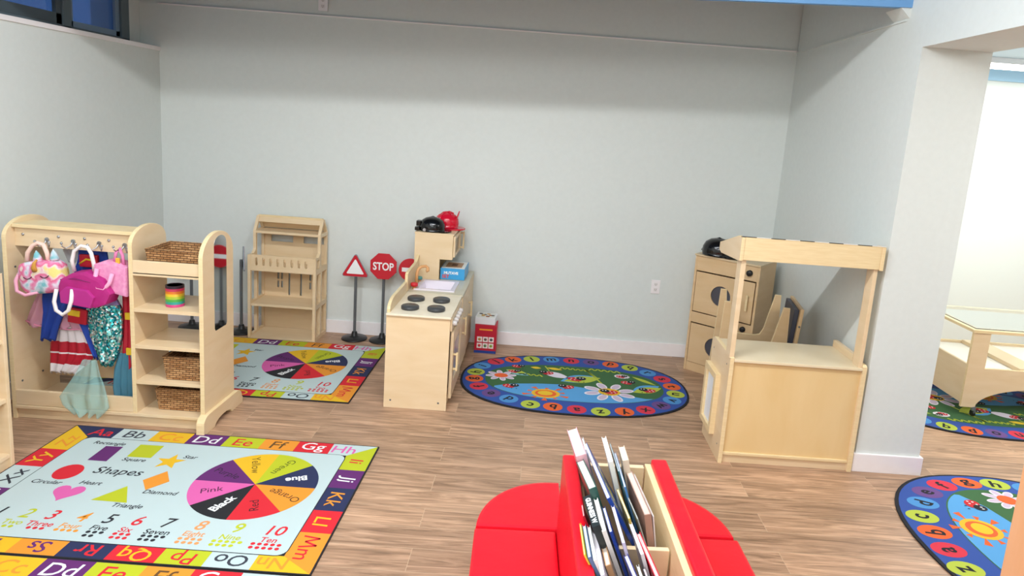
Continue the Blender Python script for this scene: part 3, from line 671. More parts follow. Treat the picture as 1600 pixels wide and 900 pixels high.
MB(Matrix.Translation((-2.40, 3.345, .75)) @ Matrix.Rotation(.10, 4, 'Y')).prism([(-.08, -.055), (.075, -.06), (.09, 0), (.05, .035), (-.06, .035), (-.09, .0)], 'y', -.012, .012, C('b52a85', .6), .006).build('front_pocket', t)
MB(Matrix.Translation((-2.40, 3.36, .80)) @ Matrix.Rotation(.10, 4, 'Y')).tube([(-.10, -.0, .012), (-.02, -.012, .034), (.06, -.008, .026), (.11, 0, .0)], .003, C('7d1a5e', .5), 6).build('zip', t)
ROPE = C('eae4e2', .8)
MB().tube([(-2.451, 3.40, .862), (-2.455, 3.39, .92), (-2.44, 3.39, .975), (-2.405, 3.395, 1.004), (-2.37, 3.39, 1.0), (-2.352, 3.39, .97), (-2.347, 3.40, .91), (-2.352, 3.41, .865)], .0095, ROPE, 10).build('rope_handle', t)
MB().tube([(-2.507, 3.34, .775), (-2.512, 3.325, .71), (-2.50, 3.32, .665), (-2.467, 3.32, .643), (-2.435, 3.32, .67), (-2.422, 3.325, .72), (-2.424, 3.34, .78)], .0095, ROPE, 10).build('rope_handle', t)
t = thing('pink_backpack', 'light pink backpack half hidden behind the divider panel on the right hook', 'bag', (-2.26, 3.43, .84))
PK2 = noisy('light_pink_fabric', 'dd86b4', 'e8a2c4', nscale=60, rough=.6)
MB(Matrix.Translation((-2.262, 3.44, .84))).prism([(-.075, -.03), (-.04, -.07), (.085, -.10), (.088, .06), (.04, .085), (-.03, .09), (-.08, .07)], 'y', -.05, .045, PK2, .014).build('body', t)
MB().tube([(-2.318, 3.38, .89), (-2.322, 3.365, .83), (-2.305, 3.36, .79), (-2.27, 3.36, .785), (-2.245, 3.365, .82), (-2.235, 3.375, .87)], .011, C('eea6c6', .6), 8).build('strap', t)
MB().tube([(-2.25, 3.42, .92), (-2.24, 3.42, .975), (-2.22, 3.42, 1.0), (-2.205, 3.42, .96), (-2.20, 3.42, .91)], .008, C('e080b0', .6), 8).box(-2.232, -2.212, 3.40, 3.41, .89, .95, C('e6b23c', .5), .003).build('carry_handle', t)

# baskets and slinky
def basket(x0, x1, y0, y1, z0, z1, label):
    t = thing('wicker_basket', label, 'basket', ((x0+x1)/2, (y0+y1)/2, z0), 0, 'wicker baskets in the dress-up rack')
    ins = .012; q = MB()
    cs = [(x0+ins, y0+ins, z0), (x1-ins, y0+ins, z0), (x1-ins, y1-ins, z0), (x0+ins, y1-ins, z0), (x0, y0, z1), (x1, y0, z1), (x1, y1, z1), (x0, y1, z1)]
    k = .008; ci = [(x0+ins+k, y0+ins+k, z0+.008), (x1-ins-k, y0+ins+k, z0+.008), (x1-ins-k, y1-ins-k, z0+.008), (x0+ins+k, y1-ins-k, z0+.008), (x0+k, y0+k, z1), (x1-k, y0+k, z1), (x1-k, y1-k, z1), (x0+k, y1-k, z1)]
    q.add(cs+ci, [[0, 3, 2, 1], [0, 1, 5, 4], [1, 2, 6, 5], [2, 3, 7, 6], [3, 0, 4, 7], [8, 9, 10, 11], [9, 8, 12, 13], [10, 9, 13, 14], [11, 10, 14, 15], [8, 11, 15, 12], [4, 5, 13, 12], [5, 6, 14, 13], [6, 7, 15, 14], [7, 4, 12, 15]], WICKER)
    q.build('woven_body', t)
    MB().tube([(x0+.002, y0+.002, z1), (x1-.002, y0+.002, z1), (x1-.002, y1-.002, z1), (x0+.002, y1-.002, z1), (x0+.002, y0+.002, z1)], .006, WICKER, 6).build('rim', t)
basket(-2.088, -1.80, 3.425, 3.66, .879, 1.003, 'brown wicker basket in the top tray of the dress-up rack')
basket(-2.012, -1.80, 3.43, 3.66, .271, .405, 'brown wicker basket on the fourth level of the dress-up rack')
basket(-2.070, -1.80, 3.45, 3.68, .081, .205, 'brown wicker basket on the bottom of the dress-up rack')
t = thing('spring_toy', 'rainbow coloured plastic spring toy standing on a shelf of the dress-up rack', 'toy', (-1.975, 3.50, .68))
rc = ['e0488f', '2fa79b', '4fb54a', 'b8d03a', 'f0cf3a', 'ee8a2e', 'e2406a', '3a2a3e']
hh = .118/len(rc)
for i, c in enumerate(rc):
    q = MB()
    for k in range(4): q.lathe([(.040, 0), (.047, 0), (.047, hh/4*.8), (.040, hh/4*.8), (.040, 0)], (-1.975, 3.50, .681+i*hh+k*hh/4), C(c, .35), 28)
    q.build('coil_band', t)

# foreground shelf at the left edge
t = thing('open_bookcase', 'birch open shelf unit at the left edge of the photo, nearly out of view', 'shelf', (-2.62, 2.4, 0))
MB().box(-2.78, -2.449, 2.915, 2.935, 0, .956, BIRCH, .003).build('side_panel', t)
MB().box(-2.78, -2.449, 1.80, 1.82, 0, .956, BIRCH, .003).build('side_panel', t)
MB().box(-2.78, -2.765, 1.82, 2.915, 0, .95, BIRCH).build('back_panel', t)
for z in (.93, .64, .35, .07): MB().box(-2.765, -2.455, 1.82, 2.915, z-.02, z, BIRCH, .002).build('shelf', t)
MB().box(-2.48, -2.465, 1.82, 2.915, 0, .05, BIRCH).build('toe_board', t)

# ================================================================== DOLLHOUSE SHELF
t = thing('dollhouse', 'open wooden dollhouse with slotted balcony and gabled roof against the back wall', 'dollhouse', (-1.95, 5.05, 0))
X0, X1 = -2.215, -1.69
def FYm(y): return Matrix.Translation((0, y, 0)) @ Matrix.Rotation(PI/2, 4, 'X')
for x0 in (X0, X1-.022):
    q = MB(); x1 = x0+.022
    outer = [(4.92, 0), (5.19, 0), (5.19, .845), (5.115, .955), (5.085, .955), (5.02, .845), (5.02, .70), (4.985, .672), (4.92, .672)]
    def hole(y0, y1, z0, z1): return [(y0, z0), (y1, z0), (y1, z1), (y0, z1)]
    hs = [hole(4.942, 5.035, .035, .262), hole(5.065, 5.170, .035, .262), hole(4.942, 5.035, .30, .54), hole(5.065, 5.170, .30, .54), hole(4.945, 5.005, .585, .655), hole(5.042, 5.168, .585, .82), [(5.045, .85), (5.165, .85), (5.103, .935), (5.097, .935)]]
    q.plate(outer, hs, .022, BIRCH, Matrix.Translation((x0+.011, 0, 0)) @ Matrix(((0, 0, 1, 0), (1, 0, 0, 0), (0, 1, 0, 0), (0, 0, 0, 1))))
    q.build('side_frame', t)
for z, y0 in ((.02, 4.925), (.285, 4.925), (.567, 4.92), (.845, 5.02)):
    MB().box(X0+.022, X1-.022, y0, 5.18, z-.018, z, BIRCHX, .002).build('shelf', t)
slots = []
for i in range(8):
    cx = -2.148+i*.0545; slots.append(arc(cx, .645, .0095, .0095, 0, 180, 6)+arc(cx, .600, .0095, .0095, 180, 360, 6))
MB().plate([(X0+.022, .567), (X1-.022, .567), (X1-.022, .675), (X0+.022, .675)], slots, .012, BIRCH, FYm(4.928)).build('balcony_rail', t)
holes = []
def rect(x0, x1, z0, z1): holes.append((x0, x1, z0, z1))
for xx in (-2.13, -1.87):
    rect(xx-.01, xx+.165, .738, .792)
for xx in (-2.09, -2.06, -1.83, -1.80):
    for z0 in (.36, .43): rect(xx, xx+.016, z0, z0+.055)
rect(-2.0, -1.985, .30, .52); rect(-1.905, -1.89, .30, .52)
MB().grid(X0+.022, X1-.022, 0, .845, holes, 5.180, 5.188, BIRCHX).build('back_panel', t)
MB().box(X0+.01, X1-.01, 5.088, 5.112, .945, .962, EDGE, .003).build('ridge_beam', t)
MB().prism([(5.105, .955), (5.19, .855), (5.183, .85), (5.098, .948)], 'x', X0+.01, X1-.01, BIRCHX).build('roof_panel', t)
MB().prism([(5.094, .955), (5.065, .912), (5.072, .908), (5.101, .950)], 'x', X0+.01, X1-.01, BIRCHX).build('roof_panel', t)

# ================================================================== TRAFFIC SIGNS
def sign(x, y, zc, label, kind, rz=0, H=.73):
    t = thing('toy_traffic_sign', label, 'traffic sign', (x, y, 0), rz)
    MB().lathe([(0, 0), (.1, 0), (.102, .006), (.098, .012), (.05, .02), (.026, .028), (.022, .05), (.018, .062), (0, .062)], (0, 0, 0), BLACK, 32).build('base', t, True)
    MB().cyl((0, 0, .05), .0115, zc-.04, GREY, seg=14).build('pole', t, True)
    Mf = Matrix.Translation((0, -.018, zc)) @ Matrix.Rotation(PI/2, 4, 'X')
    if kind == 'stop':
        oc = [(.112*math.cos(PI/8+i*PI/4), .112*math.sin(PI/8+i*PI/4)) for i in range(8)]
        h = MB(Mf); h.prism(oc, 'z', 0, .010, SIGNRED, .002); o = h.build('sign_face', t, True)
        q = MB(Mf).text('STOP', .086, OFFW, Matrix.Translation((0, 0, .0112)), .0022, 0, .0004, xsc=.80); q.build('lettering', o, True)
    elif kind == 'tri':
        def tr(r, c=.012):
            out = []
            for a in (90, 210, 330):
                px, py = (r-2*c)*math.cos(math.radians(a)), (r-2*c)*math.sin(math.radians(a)); out += arc(px, py, c, c, a-60, a+60, 4)
            return out
        h = MB(Mf).prism(tr(.128), 'z', -.006, .004, C('868c93', .4)); o = h.build('sign_face', t, True)
        MB(Mf).prism(tr(.122), 'z', .004, .0052, SIGNRED).prism(tr(.082, .006), 'z', .0052, .0062, OFFW).build('warning_triangle', o, True)
    else:
        h = MB(Mf).prism(arc(0, 0, .092, .092, 0, 360, 40)[:-1], 'z', 0, .010, SIGNRED, .002); o = h.build('sign_face', t, True)
        if kind == 'bar': MB(Mf).box(-.066, .066, -.017, .017, .0101, .0112, OFFW).build('white_bar', o, True)
    MB().box(-.009, .009, -.017, .011, zc-.05, zc+.0, BLACK, .003).build('bracket', t, True)
sign(-1.428, 5.09, .585, 'toy warning sign, white triangle with red border, on a grey pole by the back wall', 'tri')
sign(-1.205, 5.09, .622, 'red octagonal toy STOP sign on a grey pole', 'stop')
sign(-1.0, 5.128, .60, 'round red toy no-entry sign with a white bar behind the play kitchen', 'bar')
sign(-2.328, 5.06, .585, 'toy sign seen edge-on beside the dollhouse, grey backed', 'tri', 2.05)
sign(-2.74, 5.09, .565, 'toy sign behind the dress-up shelves, mostly its pole and black base seen', 'round', .5)

# ================================================================== PLAY KITCHEN
KX0, KX1 = -.892, -.500
def knob_handle(p, x, y, z0, z1):
    h = MB()
    for z in (z0+.012, z1-.012): h.cyl((x, y, z), .007, .022, EDGE, 'x', 10)
    h.box(x+.018, x+.030, y-.010, y+.010, z0, z1, EDGE, .004); return h.build('handle', p)
st = thing('play_stove', 'birch play stove with four black burners, its plain side facing the camera', 'play stove', (-.70, 4.115, 0))
MB().box(KX0, KX1, 3.865, 3.885, 0, .600, BIRCHY if 0 else BIRCH, .002).build('end_panel', st)
MB().box(KX0, KX1, 4.355, 4.374, 0, .600, BIRCH, .002).build('end_panel', st)
MB().box(KX0, KX0+.012, 3.885, 4.355, 0, .60, BIRCH).build('back_panel', st)
MB().box(KX0+.012, KX1-.02, 3.885, 4.355, .05, .068, BIRCH).box(KX1-.03, KX1-.012, 3.885, 4.355, 0, .05, BIRCH).build('bottom_shelf', st)
MB().box(KX0, KX1+.006, 3.852, 4.378, .600, .614, noisy('stove_top_laminate', 'e6d9bf', 'eadfc8', nscale=20, rough=.35), .004).build('cooktop', st)
for x, z in ((-.85, .05), (-.55, .05)): MB().cyl((x, 3.8635, z), .006, .002, GREY, 'y', 8).build('screw_head', st)
for x, y in ((-.775, 4.195), (-.607, 4.195), (-.772, 3.985), (-.607, 3.985)):
    q = MB().lathe([(0, 0), (.054, 0), (.056, .003), (.056, .018), (.052, .022), (0, .022)], (x, y, .614), C('3a3b3d', .35), 32); q.build('burner', st)
MB().prism([(3.875, .614), (3.875, .635)]+[(3.875+.15*(1-math.cos(math.radians(a)))*.9, .635+.055*math.sin(math.radians(a))) for a in (20, 40, 60, 80, 90)]+[(4.36, .69), (4.36, .614)], 'x', KX0, KX0+.02, BIRCH, .003, EDGE).build('backsplash', st)
cp = MB().box(KX1-.006, KX1+.010, 3.885, 4.37, .515, .598, BIRCH, .002).build('control_panel', st)
for i in range(5):
    y = 3.925+i*.072; MB().lathe([(.015, 0), (.017, .005), (.015, .022), (.009, .026), (0, .027)], (KX1+.010, y, .558), C('d2cdca', .35), 18, 'x').build('knob', cp)
od = MB().plate([(3.905, .07), (4.345, .07), (4.345, .505), (3.905, .505)], [[(3.97, .16), (4.28, .16), (4.28, .42), (3.97, .42)]], .018, BIRCH, Matrix.Translation((KX1+.012, 0, 0)) @ Matrix(((0, 0, 1, 0), (1, 0, 0, 0), (0, 1, 0, 0), (0, 0, 0, 1)))).build('oven_door', st)
MB().box(KX1+.008, KX1+.012, 3.965, 4.285, .155, .425, C('b9b6bd', .15)).build('door_window', od); knob_handle(od, KX1+.02, 3.945, .24, .36)
sk = thing('play_sink', 'birch play sink unit with pale basin between the stove and the hutch', 'play sink', (-.70, 4.58, 0))
MB().box(KX0, KX1-.004, 4.378, 4.394, 0, .60, BIRCH).box(KX0, KX1-.004, 4.760, 4.776, 0, .60, BIRCH).box(KX0, KX0+.012, 4.394, 4.76, 0, .60, BIRCH).box(KX0, KX1-.02, 4.394, 4.76, .05, .066, BIRCH).build('cabinet_body', sk)
ct = noisy('grey_laminate', 'c9c0a6', 'cfc7b0', nscale=14, rough=.3)
MB().plate([(KX0, 4.379), (KX1+.012, 4.379), (KX1+.012, 4.779), (KX0, 4.779)], [[(-.825, 4.458), (-.575, 4.458), (-.575, 4.722), (-.825, 4.722)]], .014, ct, Matrix.Translation((0, 0, .610))).build('counter', sk)
BW = C('e6dde6', .25)
q = MB().plate([(-.842, 4.442), (-.558, 4.442), (-.558, 4.738), (-.842, 4.738)], [[(-.812, 4.472), (-.588, 4.472), (-.588, 4.708), (-.812, 4.708)]], .008, BW, Matrix.Translation((0, 0, .621)))
q.add([(-.812, 4.472, .621), (-.588, 4.472, .621), (-.588, 4.708, .621), (-.812, 4.708, .621), (-.79, 4.494, .535), (-.61, 4.494, .535), (-.61, 4.686, .535), (-.79, 4.686, .535)], [[0, 1, 5, 4], [1, 2, 6, 5], [2, 3, 7, 6], [3, 0, 4, 7], [4, 5, 6, 7]], BW)
q.build('basin', sk)
MB().prism([(4.379, .617), (4.379, .735), (4.40, .748), (4.55, .755), (4.70, .76), (4.776, .80), (4.776, .617)], 'x', KX0, KX0+.02, BIRCH, .003, EDGE).build('backsplash', sk)
fw = C('d39a63', .45)
fa = MB().tube([(-.845, 4.56, .617), (-.845, 4.56, .70), (-.838, 4.57, .735), (-.82, 4.585, .752), (-.79, 4.60, .755), (-.775, 4.60, .742), (-.772, 4.595, .725), (-.785, 4.59, .72)], .011, fw, 10).build('faucet', sk)
MB().lathe([(0, 0), (.026, 0), (.026, .02), (.02, .024), (0, .024)], (-.84, 4.455, .640), C('c8202c', .35), 20).cyl((-.84, 4.455, .617), .012, .024, fw, seg=12).build('tap_knob', sk)
MB().lathe([(0, 0), (.02, 0), (.02, .018), (.015, .022), (0, .022)], (-.842, 4.66, .640), C('5a9a94', .35), 20).cyl((-.842, 4.66, .617), .010, .024, fw, seg=12).build('tap_knob', sk)
sd = MB().box(KX1-.004, KX1+.012, 4.392, 4.765, .07, .595, BIRCH, .003).build('door', sk); knob_handle(sd, KX1+.012, 4.445, .315, .445)
hu = thing('play_hutch', 'tall birch play cupboard with overhanging shelf unit at the far end of the play kitchen', 'play cupboard', (-.70, 4.97, 0))
MB().box(KX0, KX1-.012, 4.784, 4.80, 0, .60, BIRCH).box(KX0, KX1-.012, 5.15, 5.168, 0, .60, BIRCH).box(KX0, KX0+.012, 4.80, 5.15, 0, .60, BIRCH).box(KX0, KX1-.012, 4.80, 5.15, .05, .066, BIRCH).build('cabinet_body', hu)
MB().box(KX0-.02, KX1+.004, 4.781, 5.172, .598, .612, ct, .003).build('counter', hu)
side = [(-.912, .612), (-.722, .612), (-.722, .772), (-.628, .772), (-.628, .955), (-.912, .955)]
for y in (4.785, 5.152): MB().prism(side, 'y', y, y+.018, BIRCH, .002, EDGE).build('side_panel', hu)
MB().box(-.916, -.622, 4.783, 5.172, .955, .968, BIRCH, .003).build('top_board', hu)
MB().box(-.90, -.63, 4.803, 5.152, .772, .786, BIRCH).build('shelf', hu)
MB().box(-.912, -.90, 4.803, 5.152, .612, .955, BIRCH).build('back_panel', hu)
Mx = lambda x: Matrix.Translation((x, 0, 0)) @ Matrix(((0, 0, 1, 0), (1, 0, 0, 0), (0, 1, 0, 0), (0, 0, 0, 1)))
mdo = MB().plate([(4.80, .79), (5.155, .79), (5.155, .95), (4.80, .95)], [[(4.85, .815), (5.07, .815), (5.07, .925), (4.85, .925)]], .014, BIRCH, Mx(-.620)).build('microwave_door', hu)
MB().box(-.626, -.622, 4.845, 5.075, .81, .93, C('8e7a5e', .3)).build('door_window', mdo); knob_handle(mdo, -.613, 5.12, .80, .94)
hd = MB().box(KX1-.012, KX1+.004, 4.792, 5.16, .06, .592, BIRCH, .003).build('door', hu); knob_handle(hd, KX1+.004, 4.87, .325, .445)
# helmets
def helmet(x, y, z, label, m, kind, rz=0, sc_=1):
    t = thing('toy_helmet', label, 'toy helmet', (x, y, z), rz); t.scale = (sc_, sc_, sc_)
    if kind != 'fire':
        vs = MB(); vs.lathe([(.082, .0), (.086, .02), (.083, .05), (.07, .078), (.045, .096), (.02, .103), (0, .104)], (0, 0, .004), m, 28, 'z', True, 1.12, 1); vs.build('shell', t, True)
        MB().prism([(.05*0, 0)]+[(.07+.075*math.cos(math.radians(a)), .08*math.sin(math.radians(a))) for a in range(-90, 91, 15)], 'z', .003, .009, m, .002).build('brim', t, True)
        MB().tube([(-.098, 0, .02), (-.075, 0, .075), (0, 0, .109), (.07, 0, .08)], .006, m, 8).build('crest_ridge', t, True)
        if kind == 'smooth': return t
        MB().box(-.118, -.085, -.03, .03, .035, .075, m, .008).box(-.125, -.09, -.045, .045, .002, .03, m, .006).build('rear_pad', t, True)
        MB(Matrix.Rotation(-.5, 4, 'X')).box(-.03, .004, -.089, -.086, .01, .04, OFFW).build('sticker', t, True)
        q = MB().cyl((-.045, -.087, .018), .012, .01, CHROME, 'y', 12); q.build('rivet', t, True)
    else:
        MB().lathe([(.075, .0), (.080, .03), (.076, .065), (.058, .095), (.03, .112), (0, .116)], (0, 0, .012), m, 28, 'z', True, 1.15, 1).build('shell', t, True)
        br = arc(0, 0, .10, .095, 60, 300, 16)+arc(.05, 0, .095, .085, -60, 60, 8)
        MB().prism(br, 'z', 0, .010, m, .003).build('brim', t, True)
        for a in (-.9, 0, .9):
            MB(Matrix.Rotation(a, 4, 'Z')).tube([(-.092, 0, .03), (-.075, 0, .09), (-.03, 0, .125), (.02, 0, .132), (.05, 0, .12)], .006, m, 6).build('ridge', t, True)
        MB(Matrix.Translation((.075, 0, .09)) @ Matrix.Rotation(.25, 4, 'Y')).prism([(-.035, -.05), (.035, -.05), (.04, .02), (0, .055), (-.04, .02)], 'x', 0, .008, m, .003).build('front_shield', t, True)
helmet(-.80, 4.87, .969, 'black toy helmet with a small white sticker on top of the play hutch', BLACKG, 'riding')
helmet(-.715, 5.03, .969, 'red toy firefighter helmet on top of the play hutch', C('cf1230', .15), 'fire')

def carton(name, x0, x1, y0, y1, z0, z1, label, body, face=None, rz=0, prn=None, lid=None):
    t = thing(name, label, 'box', ((x0+x1)/2, (y0+y1)/2, z0), rz)
    hx, hy, h = (x1-x0)/2, (y1-y0)/2, z1-z0
    MB().box(-hx, hx, -hy, hy, 0, h, body, .0015).build('carton', t, True)
    if prn: prn(t, hx, hy, h)
    return t
def prn_blue(t, hx, hy, h):
    q = MB(); q.box(-hx+.006, hx-.004, -hy+.01, hy-.01, h, h+.0008, C('e9ece8', .4)); q.box(-hx+.03, hx-.03, -hy+.05, hy-.06, h+.0008, h+.0014, C('b58c6a', .5)); q.box(-hx+.07, hx-.07, -hy+.09, hy-.1, h+.0014, h+.002, C('6a4634', .5))
    q.text('MUTAVE', .028, OFFW, FY(-.01, -hy-.001, h*.60), .0012); q.text('SET', .034, C('d84a3a', .5), FY(-.05, -hy-.001, h*.28), .0012)
    q.build('printed_label', t, True)
carton('toy_set_box', -.718, -.535, 4.825, 5.10, .6135, .698, 'flat light blue toy set box with lettering on the hutch counter', C('3f9fd6', .35), prn=prn_blue)
def prn_red(t, hx, hy, h):
    q = MB(); q.box(-hx-.0005, hx+.0005, -hy-.0008, -hy+.01, 0, .022, C('23408f', .4)); q.box(-hx+.006, hx-.006, -hy-.0006, -hy, .02, h-.004, C('bf1e33', .4))
    q.box(-.052, .052, -hy-.001, -hy, h*.81, h*.86, C('f0a030', .5))
    for i in range(3):
        for j in range(2):
            cx, cz = (i-1)*.046, .062+j*.052; q.box(cx-.020, cx+.020, -hy-.0012, -hy, cz-.021, cz+.021, C('f1e9e2', .5))
            c = ['d8434a', '6a8a5a', '8fae3c', 'c8934a', '7a5a50', '4a4a50'][i+3*j]; q.lathe([(0, -.0016), (.012, -.0012), (.012, 0)], (cx, -hy, cz), C(c, .5), 12, 'y')
    q.build('printed_label', t, True)
carton('game_box', -.443, -.272, 4.965, 5.11, 0, .232, 'red game box with a grid of six pictures standing by the back wall', C('bf1e33', .4), prn=prn_red)
def prn_w(t, hx, hy, h):
    q = MB(); q.box(-hx+.01, hx-.01, -hy+.01, hy-.01, h, h+.0008, C('dfe0da', .5))
    random.seed(3)
    for i in range(9): a, b_ = random.uniform(-hx+.03, hx-.03), random.uniform(-hy+.03, hy-.03); q.lathe([(0, .0016), (.016, .0014), (.016, .0008)], (a, b_, h), C(['c9a25a', '5a5148', 'b5652f', '3a3a3e'][i % 4], .5), 10)
    q.box(-hx-.0006, -hx+.001, -hy+.003, hy-.003, .002, h-.002, C('4a4f55', .5)); q.build('printed_label', t, True)
carton('puzzle_box', -.445, -.285, 4.975, 5.125, .2335, .288, 'small white box with printed pictures lying on the red game box', C('e6e8ea', .4), prn=prn_w, rz=-.06)

MAPLE = noisy('shaded_tan_maple', 'd2b184', 'dabb91', scale=(1.2, 1.2, 5), nscale=3, rough=.4, detail=5, dist=.6)  # tan wood, darkened a little further with the far corner's shade
# ================================================================== PLAY FRIDGE
FW, FD = .51, .33; fa_ = -.6765
t = thing('play_cabinet', 'birch play cabinet with two round windowed doors set across the back corner', 'play cabinet', (1.222, 4.940, 0), fa_)
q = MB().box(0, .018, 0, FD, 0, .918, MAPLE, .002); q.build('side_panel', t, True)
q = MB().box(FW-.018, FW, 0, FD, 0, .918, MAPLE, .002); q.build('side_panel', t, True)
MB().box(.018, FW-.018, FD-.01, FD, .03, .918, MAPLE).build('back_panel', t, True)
MB().box(-.004, FW+.004, -.012, FD, .918, .932, noisy('cabinet_top', 'c9b089', 'd2bb96', nscale=6, rough=.4), .003).build('top_board', t, True)
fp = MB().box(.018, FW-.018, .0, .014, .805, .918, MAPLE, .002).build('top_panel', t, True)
MB().lathe([(.022, 0), (.022, -.02), (.016, -.024), (0, -.024)], (FW-.075, 0, .862), BLACK, 20, 'y').build('knob', fp, True)
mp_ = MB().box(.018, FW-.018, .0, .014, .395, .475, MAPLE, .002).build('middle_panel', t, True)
for x in (FW-.16, FW-.075): MB().lathe([(.020, 0), (.020, -.02), (.015, -.024), (0, -.024)], (x, 0, .435), BLACK, 20, 'y').build('knob', mp_, True)
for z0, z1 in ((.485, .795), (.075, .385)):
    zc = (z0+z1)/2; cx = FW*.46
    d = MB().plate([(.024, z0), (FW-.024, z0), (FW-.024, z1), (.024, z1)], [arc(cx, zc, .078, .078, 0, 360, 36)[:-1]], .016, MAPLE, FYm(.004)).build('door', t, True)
    MB().cyl((cx, .006, zc), .082, .006, C('4a4a52', .35), 'y', 36).build('round_window', d, True)
    h = MB()
    for zz in (zc-.045, zc+.045): h.cyl((FW-.065, -.004, zz), .006, -.018, EDGE, 'y', 10)
    h.box(FW-.073, FW-.057, -.030, -.019, zc-.06, zc+.06, EDGE, .004); h.build('handle', d, True)
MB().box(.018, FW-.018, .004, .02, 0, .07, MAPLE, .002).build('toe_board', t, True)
helmet(1.375, 4.90, .933, 'black toy helmet on top of the corner play cabinet', BLACKG, 'smooth', -.5, 1.25)

# ================================================================== MARKET STAND
t = thing('play_market_stand', 'birch play market stand with counter, two posts and a striped canopy at the right wall', 'play stand', (1.49, 3.63, 0))
SX0, SX1 = 1.107, 1.869
sp_ = lambda: [(3.445, 0), (3.835, 0), (3.835, .645), (3.80, .66), (3.50, .655), (3.445, .625)]
sidep = [(3.445, 0), (3.83, 0), (3.83, .60), (3.815, .628), (3.79, .635), (3.462, .632), (3.448, .622)]
lp = MB().prism(sidep, 'x', SX0, SX0+.023, BIRCH, .003, EDGE).build('side_panel', t)
MB().prism(sidep, 'x', SX1-.025, SX1, BIRCH, .003, EDGE).build('side_panel', t)
MB().box(SX0+.023, SX1-.025, 3.462, 3.476, .06, .600, BIRCHY, .002).build('front_panel', t)
MB().box(SX0+.023, SX1-.025, 3.452, 3.80, .048, .064, EDGE, .003).build('bottom_board', t)
MB().box(SX0+.023, SX1-.025, 3.462, 3.478, .0, .048, BIRCHX).build('toe_board', t)
MB().box(SX0+.023, SX1-.025, 3.447, 3.825, .600, .616, noisy('counter_laminate', 'e0ceaa', 'e6d6b6', nscale=5, rough=.3), .004).build('countertop', t)
MB().box(SX0+.023, SX1-.025, 3.48, 3.80, .32, .335, BIRCH).build('shelf', t)
for x0 in (SX0+.0, SX1-.048):
    MB().box(x0-.005 if x0 < 1.2 else x0, x0+.022, 3.455, 3.53, .605 if x0 > 1.2 else .62, 1.19, BIRCH, .004).build('post', t)
MB().box(1.835, 1.86, 3.56, 3.82, .616, .66, BIRCH, .004).build('counter_guard', t)
cap = [(3.435, 1.17), (3.50, 1.165), (3.84, 1.155), (3.84, 1.205), (3.56, 1.293), (3.47, 1.305), (3.435, 1.295)]
cap = [(3.440, 1.172), (3.475, 1.168), (3.80, 1.148), (3.845, 1.16), (3.845, 1.205), (3.50, 1.300), (3.440, 1.300)]
MB().prism([(3.440, 1.178), (3.47, 1.168), (3.82, 1.20), (3.845, 1.215), (3.845, 1.24), (3.49, 1.306), (3.44, 1.306)] if 0 else cap, 'x', 1.085, 1.104, BIRCH, .003, EDGE).build('canopy_end', t)
MB().prism(cap, 'x', 1.843, 1.862, BIRCH, .003, EDGE).build('canopy_end', t)
MB().box(1.104, 1.843, 3.444, 3.462, 1.176, 1.302, EDGE, .003).build('canopy_front', t)
nst = 10; q = MB()
for i in range(nst):
    x0 = 1.086+i*(.776/nst); q.prism([(3.442, 1.302), (3.86, 1.205), (3.86, 1.208), (3.442, 1.3055)], 'x', x0, x0+.776/nst, C('22242c', .8) if i % 2 == 0 else C('e9e6e0', .8))
q.build('striped_canopy', t)
fm = MB().plate([(3.585, .105), (3.825, .105), (3.825, .470), (3.585, .470)], [[(3.62, .14), (3.79, .14), (3.79, .435), (3.62, .435)]], .028, EDGE, Mx(SX0-.014)).build('picture_frame', t)
MB().box(SX0-.012, SX0-.004, 3.62, 3.79, .14, .435, C('e6ebf2', .4)).build('white_insert', fm)
for y, z in ((3.50, .57), (3.78, .57), (3.50, .09)): MB().cyl((SX0-.001, y, z), .005, .002, GREY, 'x', 8).build('screw_head', lp)

# ================================================================== CHAIR BEHIND THE STAND
t = thing('padded_play_chair', 'wooden play chair with charcoal pads behind the market stand', 'chair', (1.465, 4.245, 0), -.19)
def iv(x, y): # local helper: chair local coordinates
    return x, y
prof = [(-.235, 0), (-.155, 0), (-.135, .36), (.11, .36), (.15, 0), (.235, 0), (.205, .78), (.165, .78), (.115, .53), (.095, .49), (.06, .48), (-.09, .48), (-.12, .49), (-.135, .53), (-.16, .78), (-.20, .78), (-.21, .5)]
for y in (-.185, .165):
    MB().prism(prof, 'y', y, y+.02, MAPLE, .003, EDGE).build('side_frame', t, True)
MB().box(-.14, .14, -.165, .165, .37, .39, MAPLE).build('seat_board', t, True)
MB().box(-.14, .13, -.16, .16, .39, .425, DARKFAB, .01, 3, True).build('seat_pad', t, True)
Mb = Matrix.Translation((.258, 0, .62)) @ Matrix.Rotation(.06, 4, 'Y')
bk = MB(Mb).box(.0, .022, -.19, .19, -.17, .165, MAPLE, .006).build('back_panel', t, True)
MB(Mb).box(-.030, .0, -.16, .16, -.14, .15, DARKFAB, .006, 3, True).build('back_pad', t, True)
for zz in (-.08, .05): MB(Mb).cyl((.011, -.190, zz), .007, -.003, GREY, 'y', 8).build('screw_head', bk, True)
MB().box(-.205, -.18, -.165, .165, .03, .26, DARKFAB, .008, 3, True).build('front_pad', t, True)

